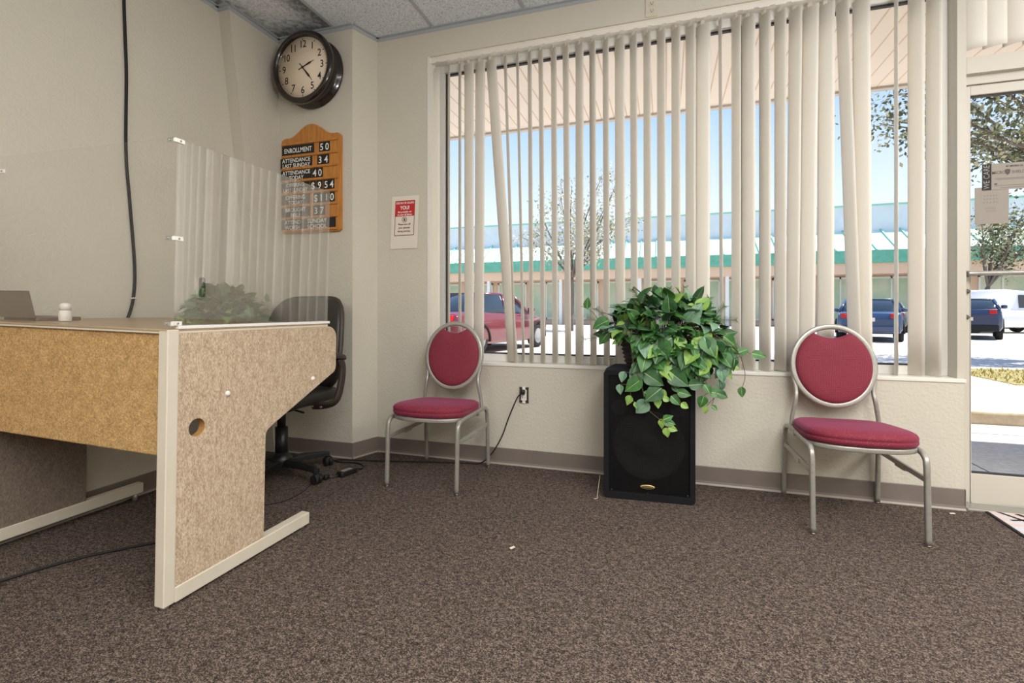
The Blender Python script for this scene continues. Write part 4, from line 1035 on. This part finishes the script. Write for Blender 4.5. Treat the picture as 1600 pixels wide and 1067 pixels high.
# canopy
cn = MB().box((-9, 3.17, 2.95), (11, 5.02, 3.20), 0)
struct(cn.build('canopy_roof', 'soffit'), 'peach planked canopy soffit over the sidewalk')
gt = MB().box((-9, 5.0, 2.93), (11, 5.06, 3.26)); struct(gt.build('canopy_trim', 'soffit_trim'), 'pale gutter edge of the canopy')
struct(MB().box((-9, 3.17, ZC + .05), (11, 3.24, 4.2)).box((-9, 3.17, -.05), (-2.8, 3.22, 3.2)).box((4.6, 3.17, -.05), (11, 3.22, 3.2)).build('wall_outside', 'stucco_out'), 'outer stucco above the canopy')

# shopping strip across the lot
bg = thing('shop_building', 'long strip mall with green metal mansard roof across the parking lot', 'building', (0, 35, 0))
X0, X1 = -30, 34
def bpart(name, m, fn, lab=None):
    b = MB(); fn(b); o = b.build(name, m, bg)
    if lab: o['label'] = lab
    return o
bpart('parapet', 'ext_grey', lambda b: b.box((X0, 1.6, 5.9), (X1, 2.4, 7.75)))
bpart('parapet_cap', 'seam_rib', lambda b: b.box((X0, 1.5, 7.70), (X1, 2.5, 7.80)))
rf = bpart('roof', 'seam_roof', lambda b: b.prism([(-.9, 4.58), (1.65, 6.15), (1.65, 4.5)], X0, X1, lambda a, z, d: (d, a, z)))
def ribs(b):
    x = X0
    while x < X1:
        b.prism([(-.93, 4.58), (-.93, 4.66), (1.62, 6.24), (1.65, 6.15)], x - .035, x + .035, lambda a, z, d: (d, a, z)); x += 1.05
r_ = MB(); ribs(r_); r_.build('roof_seams', 'seam_rib', bg); 
bpart('roof_edge', 'teal', lambda b: b.box((X0, -1.0, 3.84), (X1, -.85, 4.60)))
bpart('soffit_beam', 'ext_beige', lambda b: b.box((X0, -.80, 3.2), (X1, -.2, 3.90)))
bpart('wall', 'ext_beige', lambda b: b.box((X0, 1.0, 0), (X1, 2.4, 4.6)))
x = X0 + 1.0; k = 0
while x < X1 - 2.5:
    f = MB(); f.box((x, .90, .35), (x + 2.3, 1.0, .45)); f.box((x, .90, 3.0), (x + 2.3, 1.0, 3.12)); f.box((x, .90, .35), (x + .09, 1.0, 3.12)); f.box((x + 2.21, .90, .35), (x + 2.3, 1.0, 3.12)); f.box((x + 1.1, .90, .35), (x + 1.19, 1.0, 3.12))
    fo_ = f.build('window', 'ext_white', bg); MB().box((x + .05, .94, .4), (x + 2.25, .99, 3.05)).build('pane', 'ext_glass', fo_)
    x += 2.75; k += 1
x = X0 + .7
while x < X1:
    MB().box((x, -.75, 0), (x + .22, -.5, 3.3)).build('post', 'ext_white', bg); x += 5.5
tag(MB().box((-.7, 0, 0), (.7, .08, .42)).build('roof_sign', 'ext_beige', loc=(17.6, 34.3, 5.55)), 'small beige sign box standing on the green roof', 'sign')

# ---- cars
def car(name, label, cat, paint, loc, rz, L_=4.5, W=1.78, H=1.45, kind='sedan'):
    """local +X forward, origin on the ground under the centre"""
    t = thing(name, label, cat, (loc[0], loc[1], GZ), (0, 0, rz))
    h = L_ / 2; hw = W / 2
    if kind == 'sedan':
        st = [(-h, .45, .72, .80), (-h + .10, .30, .93, .94), (-h + .75, .24, 1.0, 1.0), (-.9, .22, .98, 1.0), (.9, .22, .94, 1.0), (h - .9, .24, .90, .98), (h - .25, .28, .78, .90), (h, .42, .62, .72)]
        gh = [(-h + .62, .98, .98, .86), (-h + 1.15, 1.0, H - .03, .72), (-.15, .98, H, .70), (.45, .96, H - .06, .72), (1.05, .93, .94, .84)]
    elif kind == 'suv':
        st = [(-h, .45, .86, .86), (-h + .08, .32, 1.06, .97), (-h + .6, .26, 1.08, 1.0), (.9, .26, 1.04, 1.0), (h - .8, .28, 1.0, .97), (h - .2, .32, .86, .9), (h, .45, .7, .74)]
        gh = [(-h + .10, 1.05, 1.07, .88), (-h + .55, 1.07, H - .04, .74), (-.4, 1.05, H, .74), (.35, 1.04, H - .05, .74), (1.05, 1.02, 1.05, .86)]
    else:
        st = [(-h, .42, 1.0, .92), (-h + .06, .30, 1.05, .98), (-h + .6, .26, 1.08, 1.0), (.8, .26, 1.06, 1.0), (h - .7, .28, 1.02, .97), (h - .15, .32, .85, .9), (h, .45, .65, .74)]
        gh = [(-h + .02, 1.0, 1.02, .94), (-h + .12, 1.04, H - .05, .86), (-.2, 1.06, H, .84), (.6, 1.05, H - .08, .82), (1.45, 1.0, 1.03, .86)]
    bdy = MB(); rings = []
    for x, zb, zt_, w in st:
        a = hw * w
        rings.append([(x, -a * .93, zb), (x, -a, zb + .12), (x, -a, (zb + zt_) / 2 + .05), (x, -a * .955, zt_ - .05), (x, -a * .85, zt_), (x, a * .85, zt_), (x, a * .955, zt_ - .05), (x, a, (zb + zt_) / 2 + .05), (x, a, zb + .12), (x, a * .93, zb)])
    bdy.loft(rings, 0, True); bdy.build('body', paint, t, bevel=.03)
    g_ = MB(); rings = []
    for x, zb, zt_, w in gh:
        a = hw * w; ab = hw * .90
        rings.append([(x, -ab, zb - .06), (x, -ab * .985, zb), (x, -a * 1.0, zt_ - .05), (x, -a * .9, zt_), (x, a * .9, zt_), (x, a, zt_ - .05), (x, ab * .985, zb), (x, ab, zb - .06)])
    g_.loft(rings, 0, True); g_.build('cabin', paint if kind == 'van' else 'car_glass', t, bevel=.02)
    # roof skin and pillars in paint
    if kind != 'van':
        rk = MB(); rr = []
        for x, zb, zt_, w in gh[1:-1]:
            a = hw * w; rr.append([(x, -a * .99, zt_ - .045), (x, -a * .9, zt_ + .006), (x, a * .9, zt_ + .006), (x, a * .99, zt_ - .045), (x, a * .8, zt_ - .06), (x, -a * .8, zt_ - .06)])
        rk.loft(rr, 0, True)
        for s in (-1, 1):
            for (i, j) in ((0, 1), (3, 4)):
                xa, za, wa = gh[i][0], gh[i][2], .90; xb, zb2, wb = gh[j][0], gh[j][2], gh[j][3]
                if i == 0: pa_, pb_ = (xa, s * hw * .89, gh[0][1]), (xb, s * hw * wb, zb2 - .03)
                else: pa_, pb_ = (gh[3][0], s * hw * gh[3][3], gh[3][2] - .03), (gh[4][0], s * hw * .87, gh[4][1])
                rk.tube([pa_, pb_], .045, 8)
            rk.tube([(-.15, s * hw * .885, gh[2][1]), (-.12, s * hw * gh[2][3] * 1.0, H - .05)], .035, 8)
        rk.build('roof', paint, t)
    else:
        for s in (-1, 1):
            MB().prism([(.25, 1.12), (1.15, 1.12), (.78, H - .28), (.25, H - .26)], s * hw * .80, s * hw * .905, lambda a, b_, d: (a, d, b_)).build('side_window', 'car_glass', t)
            MB().box((-h - .015, s * .42 - .3, 1.15), (-h + .12, s * .42 + .3, H - .3)).build('rear_window', 'car_glass', t)
        MB().prism([(.72, H - .16), (1.40, 1.08), (1.43, 1.08), (.76, H - .15)], -hw * .74, hw * .74, lambda a, b_, d: (a + .02, d, b_)).build('windscreen', 'car_glass', t)
    for s in (-1, 1):
        for x in (-h + .85, h - .88):
            wl = MB(); wl.lathe([(.20, -.09), (.30, -.10), (.325, -.07), (.325, .07), (.30, .10), (.20, .09)], 28, 0, Matrix.Translation((x, s * (hw - .10), .325)) @ Matrix.Rotation(PI / 2, 4, 'X'))
            o = wl.build('wheel', 'tyre', t)
            ri = MB().lathe([(0, .095), (.05, .10), (.19, .085), (.205, .10), (.205, -.08), (0, -.08)], 24, 0, Matrix.Translation((x, s * (hw - .10), .325)) @ Matrix.Rotation(PI / 2 * (1 if s < 0 else -1), 4, 'X')); ri.build('rim', 'rim', o)
            MB().tube([(x + .385 * math.cos(a), s * (hw - .002), .325 + .385 * math.sin(a)) for a in [PI * q / 12 - .1 for q in range(14)]], .035, 6).build('wheel_arch', 'tyre', t)
        zt_ = {'sedan': .86, 'suv': .98, 'van': .9}[kind]
        MB().box((-h - .02, s * hw * .82 - .19 * s if s > 0 else -hw * .82 - .0, zt_ - .09), (-h + .12, s * hw * .82 if s > 0 else -hw * .82 + .19, zt_ + .05)).build('tail_light', 'tail', t, bevel=.015)
        MB().pillow((.78, s * (hw + .10), 1.02 if kind == 'sedan' else 1.15), (.07, .09, .07), .5, .5, 14, 8).build('mirror', 'tyre' if kind == 'van' else paint, t)
    MB().box((-h - .03, -.16, .66), (-h + .05, .16, .78)).build('number_plate', 'paper', t)
    MB().box((-h - .04, -hw * .88, .30), (-h + .15, hw * .88, .52)).build('bumper', 'tyre' if kind == 'suv' else paint, t, bevel=.03)
    return t
car('car', 'maroon car parked close outside the left part of the window', 'car', 'car_maroon', (-4.55, 11.9), math.radians(76), 4.5, 1.8, 1.46)
car('car', 'dark blue sedan seen from behind through the window above the red chair', 'car', 'car_blue', (6.9, 20.3), math.radians(71), 4.4, 1.80, 1.42)
car('car', 'navy car with tall tail seen through the door glass beside the white van', 'car', 'car_navy', (10.95, 22.85), math.radians(64), 4.4, 1.82, 1.45, 'suv')
car('van', 'white cargo van parked beyond the door glass', 'van', 'car_white', (14.4, 27.8), math.radians(10), 4.7, 1.85, 1.95, 'van')
car('car', 'grey car parked farther off between the blue sedan and the door', 'car', 'car_grey', (10.1, 28.0), math.radians(70), 4.4, 1.80, 1.42)

# ---- trees
def tree(name, label, base, trunk_h, crown_c, crown_r, n_leaf, leaf_size, mats, seed, weights=(3, 3, 2), holes=.0):
    random.seed(seed); t = thing(name, label, 'tree', base)
    tr_ = MB(); tips = []
    c = Vector(crown_c)
    tr_.tube(spline([(0, 0, 0), (.06, .02, trunk_h * .5), (c.x * .3, c.y * .3, trunk_h)], 5), [.16 - .006 * i for i in range(11)], 8)
    for k in range(16):
        th = random.uniform(0, 2 * PI); ph = random.uniform(-.3, 1.3); d = Vector((math.cos(th) * math.cos(ph) * crown_r[0], math.sin(th) * math.cos(ph) * crown_r[1], math.sin(ph) * crown_r[2]))
        e = c + d * random.uniform(.6, .95); s_ = Vector((c.x * .3, c.y * .3, trunk_h)); m_ = s_.lerp(e, .5) + Vector((random.uniform(-.3, .3), random.uniform(-.3, .3), random.uniform(0, .4)))
        sp_ = spline([s_, m_, e], 6); tr_.tube(sp_, [.06 - .004 * i for i in range(len(sp_))], 6); tips += sp_[4:]
    tr_.build('trunk', 'brown_bark', t)
    cr = MB(); clusters = [p + Vector((random.gauss(0, .25), random.gauss(0, .25), random.gauss(0, .2))) for p in tips for _ in range(2)]
    for k in range(n_leaf):
        p = random.choice(clusters) + Vector((random.gauss(0, .26), random.gauss(0, .26), random.gauss(0, .22)))
        a = Vector((random.gauss(0, 1), random.gauss(0, 1), random.gauss(0, 1))).normalized(); b_ = a.orthogonal().normalized(); b_ = Matrix.Rotation(random.uniform(0, 6.28), 3, a) @ b_; s_ = a.cross(b_)
        L_ = leaf_size * random.uniform(.6, 1.3)
        cr.add([p - b_ * L_ * .5, p + s_ * L_ * .28, p + b_ * L_ * .5, p - s_ * L_ * .28], [(0, 1, 2, 3)], random.choices((0, 1, 2), weights)[0])
    cr.build('crown', mats, t, recalc=False)
    return t
TM = ['leaf_tree', 'leaf_tree_b', 'leaf_tree_c']
tree('tree', 'thin tree paled by painted glare standing in the parking lot behind the middle of the window', (-4.5, 23.8, GZ), 2.6, (.2, .2, 5.4), (3.4, 2.6, 2.9), 5200, .15, ['leaf_tree_b', 'leaf_haze', 'leaf_tree'], 4, (3, 4, 1))
tree('tree', 'leafy oak whose branches hang above the lot beyond the glass door', (9.6, 13.0, GZ), 3.0, (-3.3, -.5, 4.9), (2.9, 2.2, 1.5), 9000, .11, TM, 9, (3, 2, 4))
tree('tree', 'small yellow green tree before the strip mall beyond the door', (15.4, 31.1, GZ), 2.2, (1.4, .4, 5.0), (1.7, 1.4, 1.6), 3000, .17, TM, 12, (4, 3, 2))

# ------------------------------------------------------------------ light
w = bpy.data.worlds.new('sky'); sc.world = w; w.use_nodes = True; nt = w.node_tree; L = nt.links.new
bg_ = nt.nodes['Background']; tc = nt.nodes.new('ShaderNodeTexCoord'); sx = nt.nodes.new('ShaderNodeSeparateXYZ'); rp = nt.nodes.new('ShaderNodeValToRGB')
L(tc.outputs['Generated'], sx.inputs[0]); L(sx.outputs['Z'], rp.inputs['Fac']); L(rp.outputs['Color'], bg_.inputs['Color'])
e = rp.color_ramp.elements; e[0].position = 0.0; e[0].color = (.88, .93, 1, 1); e[1].position = 1.0; e[1].color = (.16, .33, .75, 1)
k = e.new(.16); k.color = (.78, .88, 1, 1); k = e.new(.36); k.color = (.42, .62, .98, 1)
bg_.inputs['Strength'].default_value = 1.0
sun = bpy.data.lights.new('sun', 'SUN'); sun.energy = 7.0; sun.angle = math.radians(.6); sun.color = (1, .95, .87)
so = bpy.data.objects.new('sun', sun); col.objects.link(so)
so.rotation_euler = Vector((.50, .14, 1)).to_track_quat('Z', 'Y').to_euler()
def area(name, loc, size, power, color=(1, .97, .92), rot=(0, 0, 0)):
    a = bpy.data.lights.new(name, 'AREA'); a.shape = 'RECTANGLE'; a.size, a.size_y = size; a.energy = power; a.color = color
    o = bpy.data.objects.new(name, a); col.objects.link(o); o.location = loc; o.rotation_euler = rot
    return o
for x, y, p in ((3.6, 1.1, 68), (1.0, -.2, 92), (3.6, -1.4, 60), (-1.3, -2.2, 62), (1.2, -2.8, 40)):
    area('troffer_light', (x, y, ZC - .02), (1.2, 2.4), p)
area('ceiling_fill', (1.6, -.6, .95), (1.0, 1.0), 130, (.97, .98, 1), (PI, 0, 0))  # added upward fill to brighten the ceiling, not a known lamp

vs_ = sc.view_settings; vs_.view_transform = 'Standard'; vs_.look = 'None'; vs_.gamma = 1.0; vs_.exposure = 0.30; vs_.use_curve_mapping = False
cy = sc.cycles; cy.use_denoising = True; cy.max_bounces = 8; cy.diffuse_bounces = 5; cy.glossy_bounces = 4; cy.transparent_max_bounces = 24; cy.transmission_bounces = 4
cy.caustics_reflective = False; cy.caustics_refractive = False; cy.sample_clamp_indirect = 6.0
